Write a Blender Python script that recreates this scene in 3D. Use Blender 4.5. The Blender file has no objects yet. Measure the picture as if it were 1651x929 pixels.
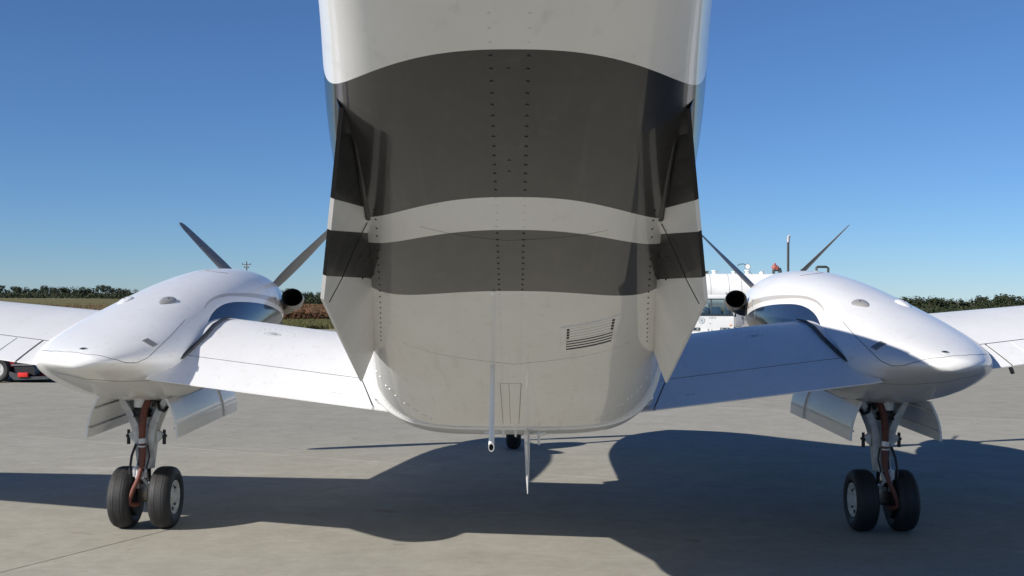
import bpy, bmesh, math, random
from mathutils import Vector, Matrix
R = math.radians
random.seed(7)
scene = bpy.context.scene
COL = scene.collection

# ------------------------------------------------------------------ camera, sky, sun, exposure
CAM_H = 1.627
cam_d = bpy.data.cameras.new("camera")
cam_d.sensor_width = 36.0
cam_d.lens = 1900 / 1651 * 36.0
cam_d.clip_start = 0.05
cam_d.clip_end = 20000
cam = bpy.data.objects.new("camera", cam_d)
COL.objects.link(cam)
cam.matrix_world = (Matrix.Translation((0, 0, CAM_H)) @ Matrix.Rotation(R(0.105), 4, 'Z')
                    @ Matrix.Rotation(R(90 + 0.588), 4, 'X') @ Matrix.Rotation(R(0.22), 4, 'Z'))
scene.camera = cam

SUN_TO = Vector((-1.49, -0.96, 1.0)).normalized()
SUN_EL = math.asin(SUN_TO.z)
world = bpy.data.worlds.new("World")
scene.world = world
world.use_nodes = True
wn = world.node_tree
for n in list(wn.nodes):
    wn.nodes.remove(n)
w_out = wn.nodes.new("ShaderNodeOutputWorld")
w_bg = wn.nodes.new("ShaderNodeBackground")
w_sky = wn.nodes.new("ShaderNodeTexSky")
w_sky.sky_type = 'NISHITA'
w_sky.sun_disc = False
w_sky.sun_elevation = SUN_EL
w_sky.sun_rotation = math.atan2(SUN_TO.x, SUN_TO.y) % (2 * math.pi)
w_sky.altitude = 1400
w_sky.air_density = 0.95
w_sky.dust_density = 0.0
w_sky.ozone_density = 10.0
w_bg.inputs['Strength'].default_value = 0.080
w_hs = wn.nodes.new("ShaderNodeHueSaturation")
w_hs.inputs['Saturation'].default_value = 0.98
wn.links.new(w_sky.outputs[0], w_hs.inputs['Color'])
wn.links.new(w_hs.outputs[0], w_bg.inputs['Color'])
wn.links.new(w_bg.outputs[0], w_out.inputs['Surface'])

sun_d = bpy.data.lights.new("sun", 'SUN')
sun_d.energy = 5.0
sun_d.angle = R(0.53)
sun_d.color = (1.0, 0.95, 0.875)
sun = bpy.data.objects.new("sun", sun_d)
COL.objects.link(sun)
sun.rotation_euler = (-SUN_TO).to_track_quat('-Z', 'Y').to_euler()
sun.location = SUN_TO * 60

scene.view_settings.view_transform = 'Standard'
scene.view_settings.look = 'None'
scene.view_settings.exposure = 0.3
scene.view_settings.gamma = 1.0
scene.view_settings.use_curve_mapping = False


# ------------------------------------------------------------------ materials
class NT:
    """small helper for building node trees"""
    def __init__(self, name):
        self.m = bpy.data.materials.new(name)
        self.m.use_nodes = True
        self.t = self.m.node_tree
        self.bsdf = next(n for n in self.t.nodes if n.type == 'BSDF_PRINCIPLED')

    def n(self, kind, **kw):
        nd = self.t.nodes.new(kind)
        for k, v in kw.items():
            setattr(nd, k, v)
        return nd

    def link(self, a, b):
        self.t.links.new(a, b)

    def val(self, sock, v):
        if hasattr(v, 'is_output') or isinstance(v, bpy.types.NodeSocket):
            self.link(v, sock)
        else:
            sock.default_value = v

    def math(self, op, a, b=0.0, c=0.0, clamp=False):
        nd = self.n("ShaderNodeMath", operation=op)
        nd.use_clamp = clamp
        self.val(nd.inputs[0], a)
        self.val(nd.inputs[1], b)
        self.val(nd.inputs[2], c)
        return nd.outputs[0]

    def mix(self, f, a, b, blend='MIX'):
        nd = self.n("ShaderNodeMix", data_type='RGBA', blend_type=blend)
        self.val(nd.inputs[0], f)
        self.val(nd.inputs[6], a)
        self.val(nd.inputs[7], b)
        return nd.outputs[2]

    def coords(self, kind='Object'):
        return self.n("ShaderNodeTexCoord").outputs[kind]

    def noise(self, scale, detail=4.0, rough=0.55, vec=None, dist=0.0):
        nd = self.n("ShaderNodeTexNoise")
        nd.inputs['Scale'].default_value = scale
        nd.inputs['Detail'].default_value = detail
        nd.inputs['Roughness'].default_value = rough
        nd.inputs['Distortion'].default_value = dist
        if vec is not None:
            self.link(vec, nd.inputs['Vector'])
        return nd.outputs['Fac']

    def mapping(self, vec, scale=(1, 1, 1), rot=(0, 0, 0), loc=(0, 0, 0)):
        nd = self.n("ShaderNodeMapping")
        nd.inputs['Scale'].default_value = scale
        nd.inputs['Rotation'].default_value = rot
        nd.inputs['Location'].default_value = loc
        self.link(vec, nd.inputs['Vector'])
        return nd.outputs[0]

    def ramp(self, f, stops):
        nd = self.n("ShaderNodeValToRGB")
        cr = nd.color_ramp
        while len(cr.elements) < len(stops):
            cr.elements.new(0.5)
        for e, (p, c) in zip(cr.elements, stops):
            e.position = p
            e.color = c if len(c) == 4 else (*c, 1)
        self.link(f, nd.inputs[0])
        return nd.outputs[0]

    def rng(self, f, a, b, c=0.0, d=1.0):
        nd = self.n("ShaderNodeMapRange")
        self.val(nd.inputs['Value'], f)
        for k, v in (('From Min', a), ('From Max', b), ('To Min', c), ('To Max', d)):
            nd.inputs[k].default_value = v
        return nd.outputs[0]

    def bump(self, h, strength=0.2, dist=0.01):
        nd = self.n("ShaderNodeBump")
        nd.inputs['Strength'].default_value = strength
        nd.inputs['Distance'].default_value = dist
        self.link(h, nd.inputs['Height'])
        self.link(nd.outputs[0], self.bsdf.inputs['Normal'])
        return nd

    def set(self, **kw):
        for k, v in kw.items():
            self.val(self.bsdf.inputs[k.replace('_', ' ')], v)


def c4(c):
    return (c[0], c[1], c[2], 1.0)


def simple(name, col, rough=0.5, metal=0.0, coat=0.0, var=0.12, nscale=9.0, bump=0.0, spec=0.5):
    t = NT(name)
    nz = t.noise(nscale, 5.0, 0.6, t.coords())
    f = t.rng(nz, 0.3, 0.7, 1.0 - var, 1.0 + var)
    cc = t.mix(1.0, c4(col), (1, 1, 1, 1), 'MULTIPLY')
    vm = t.n("ShaderNodeVectorMath", operation='SCALE')
    t.link(cc, vm.inputs[0])
    t.link(f, vm.inputs['Scale'])
    t.link(vm.outputs[0], t.bsdf.inputs['Base Color'])
    t.link(t.rng(nz, 0.3, 0.7, max(0.02, rough * 0.85), min(1, rough * 1.15)), t.bsdf.inputs['Roughness'])
    t.set(Metallic=metal, Coat_Weight=coat, Coat_Roughness=0.04, Specular_IOR_Level=spec)
    if bump:
        t.bump(t.noise(nscale * 8, 3.0, 0.6, t.coords()), bump, 0.004)
    return t.m


WHITE = (0.84, 0.84, 0.83)
CHAR = (0.009, 0.0095, 0.011)
TAN = (0.52, 0.49, 0.44)


def paint_nodes(t, base, coat=0.52):
    """aircraft gloss paint: faint grime, clear coat and slight oil-canning"""
    co = t.coords()
    g = t.noise(2.2, 6, 0.62, t.mapping(co, (1.6, 0.45, 1.6)))
    g = t.rng(g, 0.35, 0.72, 0.0, 1.0)
    speck = t.rng(t.noise(26, 3, 0.6, t.mapping(co, (1, 0.35, 1))), 0.58, 0.75, 0.0, 0.12)
    dirt = t.math('ADD', t.math('MULTIPLY', g, 0.09), speck, clamp=True)
    grime = t.mix(0.82, (0.50, 0.44, 0.36, 1), base, 'MULTIPLY')
    colr = t.mix(t.math('MULTIPLY', dirt, 1.6, clamp=True), base, grime)
    t.link(colr, t.bsdf.inputs['Base Color'])
    t.set(Roughness=0.35, Coat_Weight=coat, Coat_Roughness=0.03, Coat_IOR=1.5, Specular_IOR_Level=0.15)
    oc = t.noise(3.0, 2, 0.5, co)
    t.bump(oc, 0.09, 0.02)


def paint(name, col, coat=0.52):
    t = NT(name)
    paint_nodes(t, c4(col), coat)
    return t.m


def band(t, v, lo, hi):
    a = t.math('GREATER_THAN', v, lo)
    b = t.math('LESS_THAN', v, hi)
    return t.math('MULTIPLY', a, b)


AY = 8.4          # station of the aeroplane's base (main wheels)


def fuselage_material():
    t = NT("fuselage_paint")
    sep = t.n("ShaderNodeSeparateXYZ")
    t.link(t.coords(), sep.inputs[0])
    x, y = sep.outputs[0], t.math('ADD', sep.outputs[1], AY)
    side_w = t.math('MULTIPLY', t.math('GREATER_THAN', sep.outputs[2], 2.24), t.math('ADD', 0.10, t.math('MULTIPLY', y, 0.117)))
    xe = t.math('MAXIMUM', t.math('ABSOLUTE', x), side_w)
    k = t.math('MINIMUM', t.math('MAXIMUM', t.math('DIVIDE', t.math('SUBTRACT', 4.5, y), 1.4), 0.0), 1.2)
    sweep = t.math('MULTIPLY', t.math('MULTIPLY', t.math('POWER', xe, 2.6), 3.95), k)
    s = t.math('SUBTRACT', y, sweep)
    f = t.math('ADD', band(t, s, 2.07, 2.76), band(t, s, 2.98, 3.5), clamp=True)
    base = t.mix(f, c4(WHITE), c4(CHAR))
    co = t.coords()
    sc = t.noise(1.0, 4, 0.6, t.mapping(co, (7, 60, 20)))
    sc = t.rng(sc, 0.66, 0.72, 0.0, 0.75)
    zone = t.math('MULTIPLY', t.rng(y, 4.4, 5.1, 0.0, 1.0), t.math('LESS_THAN', y, 5.72))
    patch = t.rng(t.noise(3.2, 3, 0.5, co), 0.48, 0.6)
    base = t.mix(t.math('MULTIPLY', t.math('MULTIPLY', sc, zone), patch), base, (0.16, 0.15, 0.135, 1))
    # greyish drips running aft from the louvre and drain
    dr = t.rng(t.noise(1.0, 5, 0.6, t.mapping(co, (30, 1.2, 4))), 0.58, 0.75, 0.0, 0.28)
    base = t.mix(t.math('MULTIPLY', dr, t.rng(y, 3.4, 4.6, 0.2, 1.0)), base, (0.36, 0.34, 0.30, 1))
    paint_nodes(t, base)
    return t.m


def nacelle_material():
    t = NT("nacelle_paint")
    sep = t.n("ShaderNodeSeparateXYZ")
    t.link(t.coords(), sep.inputs[0])
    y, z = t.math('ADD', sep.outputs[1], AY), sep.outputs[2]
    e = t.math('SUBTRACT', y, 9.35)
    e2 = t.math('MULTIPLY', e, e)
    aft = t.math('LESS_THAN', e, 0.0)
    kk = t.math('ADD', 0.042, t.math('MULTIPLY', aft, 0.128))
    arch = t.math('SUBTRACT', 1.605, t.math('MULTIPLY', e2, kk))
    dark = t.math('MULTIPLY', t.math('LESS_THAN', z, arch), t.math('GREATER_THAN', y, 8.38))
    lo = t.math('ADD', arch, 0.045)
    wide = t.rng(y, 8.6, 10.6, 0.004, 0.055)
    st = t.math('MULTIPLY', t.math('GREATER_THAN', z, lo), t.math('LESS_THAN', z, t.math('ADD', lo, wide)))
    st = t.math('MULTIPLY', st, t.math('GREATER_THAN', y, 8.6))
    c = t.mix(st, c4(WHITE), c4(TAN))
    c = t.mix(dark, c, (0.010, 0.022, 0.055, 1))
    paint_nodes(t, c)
    return t.m


M = {}
M['white'] = paint("white_paint", WHITE)
M['char'] = paint("charcoal_paint", CHAR)
M['fuse'] = fuselage_material()
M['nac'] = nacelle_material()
M['strakechar'] = simple("strake_charcoal", (0.010, 0.0105, 0.013), 0.45, coat=0.12, spec=0.2)
M['strakewhite'] = simple("strake_white", (0.80, 0.79, 0.765), 0.45, coat=0.15, var=0.06, nscale=6)
M['seam'] = simple("sealant_and_gap_shade", (0.07, 0.07, 0.075), 0.6)  # sealant on panel seams, and painted shade in the flap gaps
M['lightseam'] = simple("painted_rivet", (0.70, 0.70, 0.69), 0.35, coat=0.4)
M['rubber'] = simple("tyre_rubber", (0.018, 0.018, 0.019), 0.62, var=0.3, nscale=14, bump=0.25)
M['black'] = simple("black_rubber", (0.012, 0.012, 0.013), 0.5)
M['soot_shade'] = simple("soot_and_recess_shade", (0.006, 0.006, 0.006), 0.9)  # soot in the exhaust stacks, painted shade in louvre and drain bore
M['steel'] = simple("heat_stained_steel", (0.24, 0.215, 0.19), 0.33, metal=0.9, var=0.3, nscale=7)
M['chrome'] = simple("chromed_steel", (0.72, 0.72, 0.72), 0.12, metal=1.0, var=0.04)
M['alum'] = simple("aluminium", (0.55, 0.55, 0.56), 0.38, metal=0.6)
M['rim'] = simple("wheel_enamel", (0.56, 0.56, 0.54), 0.42, var=0.25, nscale=25)
M['gear'] = simple("gear_enamel", (0.56, 0.565, 0.565), 0.42, coat=0.25, var=0.3, nscale=12)
M['hose'] = simple("orange_brown_sleeve", (0.15, 0.048, 0.032), 0.65, var=0.25, nscale=30, bump=0.2)
M['blade'] = simple("blade_paint", (0.20, 0.198, 0.19), 0.42, var=0.1, coat=0.2)
M['bladelight'] = simple("blade_grey", (0.30, 0.29, 0.275), 0.35, var=0.1, coat=0.2)
M['grille'] = simple("dark_mesh", (0.24, 0.24, 0.235), 0.6, metal=0.3, nscale=220, var=0.5)
M['print'] = simple("black_print", (0.10, 0.10, 0.11), 0.6)
M['greypaint'] = simple("grey_paint", (0.33, 0.33, 0.33), 0.45, coat=0.2)


# ------------------------------------------------------------------ mesh builder
class MB:
    def __init__(self):
        self.v, self.f, self.mi = [], [], []

    def add(self, verts, faces, mi=0):
        o = len(self.v)
        self.v += [tuple(p) for p in verts]
        self.f += [tuple(i + o for i in fc) for fc in faces]
        self.mi += [mi] * len(faces)

    def box(self, c, s, rot=None, mi=0, taper=1.0):
        hx, hy, hz = s[0] / 2, s[1] / 2, s[2] / 2
        pts = []
        for z in (-1, 1):
            k = taper if z > 0 else 1.0
            for x, y in ((-1, -1), (1, -1), (1, 1), (-1, 1)):
                p = Vector((x * hx * k, y * hy * k, z * hz))
                if rot is not None:
                    p = rot @ p
                pts.append(p + Vector(c))
        self.add(pts, [(3, 2, 1, 0), (4, 5, 6, 7), (0, 1, 5, 4), (1, 2, 6, 5), (2, 3, 7, 6), (3, 0, 4, 7)], mi)

    def loft(self, rings, cap=True, closed=True, mi=0):
        n = len(rings[0])
        vs = [p for r in rings for p in r]
        fs = []
        m = n if closed else n - 1
        for i in range(len(rings) - 1):
            for j in range(m):
                a, b = i * n + j, i * n + (j + 1) % n
                fs.append((a, b, b + n, a + n))
        if cap:
            fs.append(tuple(range(n))[::-1])
            fs.append(tuple(range((len(rings) - 1) * n, len(rings) * n)))
        self.add(vs, fs, mi)

    def tube(self, path, r, seg=8, cap=True, mi=0, squash=1.0):
        pts = [Vector(p) for p in path]
        rr = r if isinstance(r, (list, tuple)) else [r] * len(pts)
        rings = []
        up = None
        for i, p in enumerate(pts):
            t = (pts[min(i + 1, len(pts) - 1)] - pts[max(i - 1, 0)])
            if t.length < 1e-9:
                t = Vector((0, 0, 1))
            t.normalize()
            if up is None:
                up = Vector((0, 0, 1)) if abs(t.z) < 0.9 else Vector((0, 1, 0))
            a = t.cross(up)
            if a.length < 1e-6:
                a = t.cross(Vector((1, 0, 0)))
            a.normalize()
            b = a.cross(t).normalized()
            up = b
            rings.append([p + (a * math.cos(2 * math.pi * k / seg) + b * squash * math.sin(2 * math.pi * k / seg)) * rr[i]
                          for k in range(seg)])
        self.loft(rings, cap, True, mi)

    def lathe(self, prof, c, axis='X', seg=32, mi=0, cap=True):
        """prof: list of (offset along axis, radius)"""
        rings = []
        for a, r in prof:
            ring = []
            for k in range(seg):
                t = 2 * math.pi * k / seg
                u, v = r * math.cos(t), r * math.sin(t)
                p = {'X': (a, u, v), 'Y': (u, a, v), 'Z': (u, v, a)}[axis]
                ring.append(Vector(c) + Vector(p))
            rings.append(ring)
        self.loft(rings, cap, True, mi)

    def build(self, name, mat, parent=None, smooth=True, origin=None, angle=40, weld=False, bevel=0.0):
        me = bpy.data.meshes.new(name)
        org = Vector(origin) if origin is not None else (ORG.get(parent.name, Vector()) if parent else Vector())
        me.from_pydata([tuple(Vector(p) - org) for p in self.v], [], self.f)
        bm = bmesh.new()
        bm.from_mesh(me)
        if weld:
            bmesh.ops.remove_doubles(bm, verts=bm.verts, dist=1e-5)
        bmesh.ops.recalc_face_normals(bm, faces=bm.faces)
        if bevel:
            es = [e for e in bm.edges if len(e.link_faces) == 2 and e.calc_face_angle(0) > R(35)]
            bmesh.ops.bevel(bm, geom=es, offset=bevel, segments=2, profile=0.6, affect='EDGES', clamp_overlap=True)
        bm.to_mesh(me)
        bm.free()
        mats = mat if isinstance(mat, (list, tuple)) else [mat]
        for m_ in mats:
            me.materials.append(m_)
        if len(mats) > 1 and not bevel and not weld:
            for p, k in zip(me.polygons, self.mi):
                p.material_index = k
        if smooth:
            for p in me.polygons:
                p.use_smooth = True
            me.set_sharp_from_angle(angle=R(angle))
        o = bpy.data.objects.new(name, me)
        COL.objects.link(o)
        if parent:
            o.parent = parent
            ORG[o.name] = org
        return o


ORG = {}


def empty(name, loc, label, cat, group=None):
    o = bpy.data.objects.new(name, None)
    o.empty_display_size = 0.3
    o.location = loc
    COL.objects.link(o)
    ORG[o.name] = Vector(loc)
    tag(o, label, cat, group)
    return o


def tag(o, label=None, cat=None, group=None, kind=None):
    if label:
        o['label'] = label
    if cat:
        o['category'] = cat
    if group:
        o['group'] = group
    if kind:
        o['kind'] = kind
    return o


def inst(src, name, parent, loc=(0, 0, 0), rot=None):
    o = src.copy()
    o.name = name
    COL.objects.link(o)
    o.parent = parent
    o.location = loc
    if rot is not None:
        o.rotation_euler = rot
    return o


def pchip(xs, ys):
    """monotone cubic interpolation"""
    n = len(xs)
    h = [xs[i + 1] - xs[i] for i in range(n - 1)]
    d = [(ys[i + 1] - ys[i]) / h[i] for i in range(n - 1)]
    m = [0.0] * n
    m[0], m[-1] = d[0], d[-1]
    for i in range(1, n - 1):
        if d[i - 1] * d[i] > 0:
            w1, w2 = 2 * h[i] + h[i - 1], h[i] + 2 * h[i - 1]
            m[i] = (w1 + w2) / (w1 / d[i - 1] + w2 / d[i])

    def f(x):
        if x <= xs[0]:
            return ys[0] + m[0] * (x - xs[0])
        if x >= xs[-1]:
            return ys[-1] + m[-1] * (x - xs[-1])
        i = 0
        while x > xs[i + 1]:
            i += 1
        t = (x - xs[i]) / h[i]
        return ((2 * t ** 3 - 3 * t ** 2 + 1) * ys[i] + (t ** 3 - 2 * t ** 2 + t) * h[i] * m[i]
                + (-2 * t ** 3 + 3 * t ** 2) * ys[i + 1] + (t ** 3 - t ** 2) * h[i] * m[i + 1])
    return f


def lin(x, pts):
    for (a, b), (c, d) in zip(pts, pts[1:]):
        if x <= c:
            return b + (d - b) * max(0.0, (x - a)) / (c - a)
    return pts[-1][1]


def spow(v, e):
    return math.copysign(abs(v) ** e, v)


# ================================================================== THE AEROPLANE
plane = empty("airplane", (0, AY, 0),
              "white twin turboprop airplane with charcoal tail bands seen from under its tail", "airplane")

# ---------------- fuselage
_w = pchip([1.3, 2.2, 3, 4, 5, 5.72, 6.5, 8, 10.5, 11.4, 12.5, 13.1, 13.4, 13.6],
           [0.27, 0.372, 0.475, 0.562, 0.65, 0.708, 0.735, 0.745, 0.745, 0.70, 0.52, 0.36, 0.20, 0.03])
_zb_f = pchip([5.72, 5.92, 6.2, 6.5, 8, 11, 12.2, 12.9, 13.3, 13.6], [1.01, 0.970, 0.928, 0.915, 0.91, 0.92, 0.95, 1.0, 1.1, 1.3])
_zt = pchip([1.3, 2.2, 3.2, 4.5, 6, 8, 10.0, 10.5, 11.3, 12.2, 12.8, 13.3, 13.6],
            [2.50, 2.47, 2.52, 2.64, 2.74, 2.76, 2.72, 2.64, 2.32, 2.0, 1.8, 1.55, 1.34])
_nb = pchip([1.3, 3.0, 4.5, 5.72, 7, 13.6], [2.7, 3.0, 3.9, 4.3, 4.0, 2.4])


def zb(d):
    return 1.01 + 0.29 * (5.72 - d) if d < 5.72 else _zb_f(d)


def step_w(d):
    return 0.024 * lin(d, [(5.735, 0.0), (5.745, 1.0), (7.0, 0.4), (8.0, 0.0), (20, 0.0)])


def step_z(d):
    return 0.009 * lin(d, [(5.735, 0.0), (5.745, 1.0), (6.6, 0.3), (7.5, 0.0), (20, 0.0)])


def zmid(d):
    a, b = zb(d), _zt(d)
    return a + (b - a) * lin(d, [(1.3, 0.55), (2.5, 0.50), (4, 0.43), (6, 0.38), (15, 0.42)])


def belly(x, d, off=0.0):
    """point on the fuselage underside at lateral x and station d, pushed outward by off"""
    def zz(x_, d_):
        q = min(0.9999, abs(x_) / _w(d_))
        n = _nb(d_)
        zm = zmid(d_)
        return zm - (zm - zb(d_)) * (1 - q ** n) ** (1 / n)
    z = zz(x, d)
    if not off:
        return Vector((x, d, z))
    e = 0.004
    n_ = Vector(((zz(x + e, d) - zz(x - e, d)) / (2 * e), (zz(x, d + e) - zz(x, d - e)) / (2 * e), -1)).normalized()
    return Vector((x, d, z)) + n_ * off


def fus_ring(d, n=208):
    w, a, b, zm, nb = _w(d) + step_w(d), zb(d) - step_z(d), _zt(d), zmid(d), _nb(d)
    out = []
    for k in range(n):
        t = 2 * math.pi * k / n
        c, s = math.cos(t), math.sin(t)
        if s >= 0:
            e = 2 / 2.45
            out.append(Vector((w * spow(c, e), d, zm + (b - zm) * spow(s, e))))
        else:
            e = 2 / nb
            out.append(Vector((w * spow(c, e), d, zm + (zm - a) * spow(s, e))))
    return out


st = [1.3 + 0.1 * i for i in range(44)] + [5.68, 5.705, 5.72, 5.735, 5.736, 5.7445, 5.746, 5.75] + [5.8 + 0.1 * i for i in range(12)] \
    + [7 + 0.25 * i for i in range(25)] + [13.1, 13.2, 13.3, 13.4, 13.5, 13.57, 13.6]
b = MB()
b.loft([fus_ring(d) for d in st])
fuselage = b.build("fuselage", M['fuse'], plane, angle=60)

# windscreen and cabin windows (far side, seen only from elsewhere)
for sx in (-1, 1):
    for i in range(6):
        d = 7.6 + 0.62 * i
        b = MB()
        b.lathe([(-0.012, 0.17), (0.012, 0.165), (0.018, 0.15)], (sx * (_w(d) - 0.006), d, 1.86), 'X', 20)
        b.build("cabin_window", M['black'], plane)

# skin joint ring with rivets at the aft bulkhead
b = MB()
ringd = 5.72
xs = [(-0.70 + 1.40 * i / 70) for i in range(71)]
rows = []
for dd, off in ((ringd - 0.014, 0.0), (ringd - 0.011, 0.004), (ringd + 0.008, 0.004), (ringd + 0.011, 0.0)):
    rows.append([belly(x * _w(dd) / 0.708 * 0.998, dd, off if off else 0.0003) for x in xs])
b.loft(rows, cap=False, closed=False)
b.build("skin_joint", M['lightseam'], plane)

rv = MB()


def rivet(mb, p, nrm, r=0.005, h=0.0025, seg=6):
    nrm = nrm.normalized()
    a = nrm.orthogonal().normalized()
    c = nrm.cross(a)
    rings = []
    for rr, hh in ((r, -0.001), (r * 0.8, h * 0.7), (r * 0.3, h)):
        rings.append([p + (a * math.cos(2 * math.pi * k / seg) + c * math.sin(2 * math.pi * k / seg)) * rr + nrm * hh
                      for k in range(seg)])
    mb.loft(rings)


def bnorm(x, d):
    return belly(x, d, 1.0) - belly(x, d)


d = 1.95
while d < 5.4:
    for x in (-0.044, 0.024):
        rivet(rv, belly(x, d), bnorm(x, d), 0.0036 if d < 3.5 else 0.0034, 0.0012, 8)
    d += 0.048
for k in range(90):
    x = -0.66 + 1.32 * k / 89
    for dd in (5.685, 5.70):
        rivet(rv, belly(x, dd), bnorm(x, dd), 0.004, 0.002) if dd > 5.69 else None
for sx in (-1, 1):
    for row in range(2):
        for k in range(7):
            d = 5.15 + 0.07 * k - 0.06 * row
            x = sx * (0.60 - 0.035 * k + 0.02 * row)
            rivet(rv, belly(x, d), bnorm(x, d), 0.006, 0.004)
rv.build("rivet_row", M['lightseam'], plane)['kind'] = "stuff"
dk = MB()
d = 1.95
while d < 3.5:
    for x in (-0.044, 0.024):
        if 2.09 < d < 2.75 or 2.99 < d < 3.49:
            rivet(dk, belly(x, d) + bnorm(x, d).normalized() * 0.0003, bnorm(x, d), 0.0042, 0.0017, 8)
    d += 0.048
for p in ((-0.012, 2.14), (-0.012, 2.55), (-0.012, 2.61)):
    rivet(dk, belly(*p), bnorm(*p), 0.0045, 0.0015)
dk.build("dark_rivet_row", M['char'], plane)['kind'] = "stuff"


# belly seams and hatch outlines (thin raised sealant beads)
def bead(pts, r=0.0022, name="panel_seam", mat=None, parent=None):
    mb = MB()
    mb.tube(pts, r, 5)
    return mb.build(name, mat or M['seam'], parent or plane)


def belly_line(pairs, r=0.0016, n=14, mat=None, name="panel_seam"):
    pts = []
    for (x0, d0), (x1, d1) in zip(pairs, pairs[1:]):
        for i in range(n + 1):
            t = i / n
            pts.append(belly(x0 + (x1 - x0) * t, d0 + (d1 - d0) * t, -r * 0.35))
    return bead(pts, r, name, mat)


belly_line([(-0.55, 4.18), (0.0, 4.42), (0.52, 4.20)], 0.0009)
belly_line([(-0.24, 3.0), (-0.02, 3.06), (0.24, 3.02)], 0.0009)
belly_line([(-0.055, 4.75), (-0.05, 5.62)], 0.0012)
belly_line([(-0.02, 4.75), (-0.015, 5.62)], 0.0009)
belly_line([(0.03, 4.75), (0.025, 5.62)], 0.0014)
belly_line([(-0.055, 4.75), (0.03, 4.75)], 0.001)
# ---------------- belly louvre
vent = MB()


def bpt(u, v, off, c=(0.258, 4.03), ang=R(-7)):
    """local louvre frame: u across, v along the fuselage"""
    x = c[0] + u * math.cos(ang) - v * math.sin(ang) * 0.3
    d_ = c[1] + u * -0.36 + v
    return belly(x, d_, off)


fr = MB()
U, V = 0.098, 0.16
outer = [(-U, -V), (U, -V), (U, V), (-U, V)]
inner = [(-U + 0.02, -V + 0.02), (U - 0.02, -V + 0.02), (U - 0.02, V - 0.02), (-U + 0.02, V - 0.02)]


def side(p, q, n=8):
    return [(p[0] + (q[0] - p[0]) * i / n, p[1] + (q[1] - p[1]) * i / n) for i in range(n)]


o_loop = [pt for i in range(4) for pt in side(outer[i], outer[(i + 1) % 4])]
i_loop = [pt for i in range(4) for pt in side(inner[i], inner[(i + 1) % 4])]
fr.loft([[bpt(*p, -0.001) for p in o_loop], [bpt(*p, 0.0042) for p in o_loop], [bpt(*p, 0.0042) for p in i_loop],
         [bpt(*p, 0.002) for p in i_loop]], cap=False)
louvre = fr.build("belly_vent", M['white'], plane, angle=30)
bk = MB()
bk.loft([[bpt(u, v, 0.0028) for u in [-U + 0.02 + (2 * U - 0.04) * i / 8 for i in range(9)]]
         for v in (-V + 0.02, 0, V - 0.02)], cap=False, closed=False)
bk.build("vent_shade_sheet", M['soot_shade'], louvre)  # black sheet on the skin stands in for the shaded recess
for k in range(8):
    v0 = -V + 0.024 + k * (2 * V - 0.05) / 8
    wv = 0.017 if k >= 4 else 0.0285
    sl = MB()
    e_ = 0.021 if k >= 4 else 0.029
    us = [-U + e_ + (2 * U - 2 * e_) * i / 8 for i in range(9)]
    hi, lo = 0.0042, 0.0036
    sl.loft([[bpt(u, v0, lo) for u in us], [bpt(u, v0 + wv * 0.4, hi) for u in us],
             [bpt(u, v0 + wv, hi) for u in us], [bpt(u, v0 + wv, hi - 0.0012) for u in us]], cap=False, closed=False)
    if k < 4:
        uf = [-U + 0.021 + (2 * U - 0.042) * i / 8 for i in range(9)]
        sl.loft([[bpt(u, v0 + wv - 0.006, lo) for u in uf], [bpt(u, v0 + wv - 0.002, hi + 0.0002) for u in uf], [bpt(u, v0 + wv + 0.0025, lo) for u in uf]], cap=False, closed=False)
    sl.build("vent_slat", M['white'], louvre)

# ---------------- things under the belly
b = MB()
p0 = belly(-0.08, 4.44)
cs = [(p0 + Vector((0, 0.0, 0.012)), 0.007, 0.0), (p0 + Vector((0, -0.012, -0.02)), 0.009, 0.0), (p0 + Vector((0, -0.018, -0.06)), 0.0092, 0.0),
      (Vector((-0.081, 4.41, 1.24)), 0.0098, 0.0), (Vector((-0.082, 4.40, 1.11)), 0.0103, 0.0), (Vector((-0.083, 4.395, 1.078)), 0.0115, 1.0)]
for rad_k, mi_ in ((1.0, 0), (0.72, 1)):
    rings = []
    for c_, r_, sl in (cs if mi_ == 0 else cs[3:]):
        rings.append([c_ + Vector((math.cos(2 * math.pi * k / 20) * r_ * rad_k, math.sin(2 * math.pi * k / 20) * r_ * rad_k,
                                   -math.sin(2 * math.pi * k / 20) * r_ * rad_k * sl * 1.6)) for k in range(20)])
    if mi_ == 0:
        out_last = rings[-1]
    else:
        b.loft([out_last, rings[-1]], cap=False)
    b.loft(rings, cap=False, mi=mi_)
b.build("drain_tube", [M['white'], M['soot_shade']], plane)  # inner wall coloured black for the shade inside the tube
b = MB()
b.box((-0.083, 4.43, 1.13), (0.05, 0.008, 0.006))
b.box((-0.083, 4.72, 1.19), (0.008, 0.56, 0.006))
b.build("drain_tube_bracket", M['white'], plane)


def foil(le, te, thick, n=10):
    """closed symmetric section between two points; thickness along x"""
    le, te = Vector(le), Vector(te)
    pts = []
    for i in range(n + 1):
        t = i / n
        y = thick * (1.48 * math.sqrt(t) - 0.63 * t - 1.76 * t * t + 1.42 * t ** 3 - 0.51 * t ** 4)
        pts.append((t, y))
    ring = [le + (te - le) * t + Vector((y, 0, 0)) for t, y in pts]
    ring += [le + (te - le) * t - Vector((y, 0, 0)) for t, y in pts[-2:0:-1]]
    return ring


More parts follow.
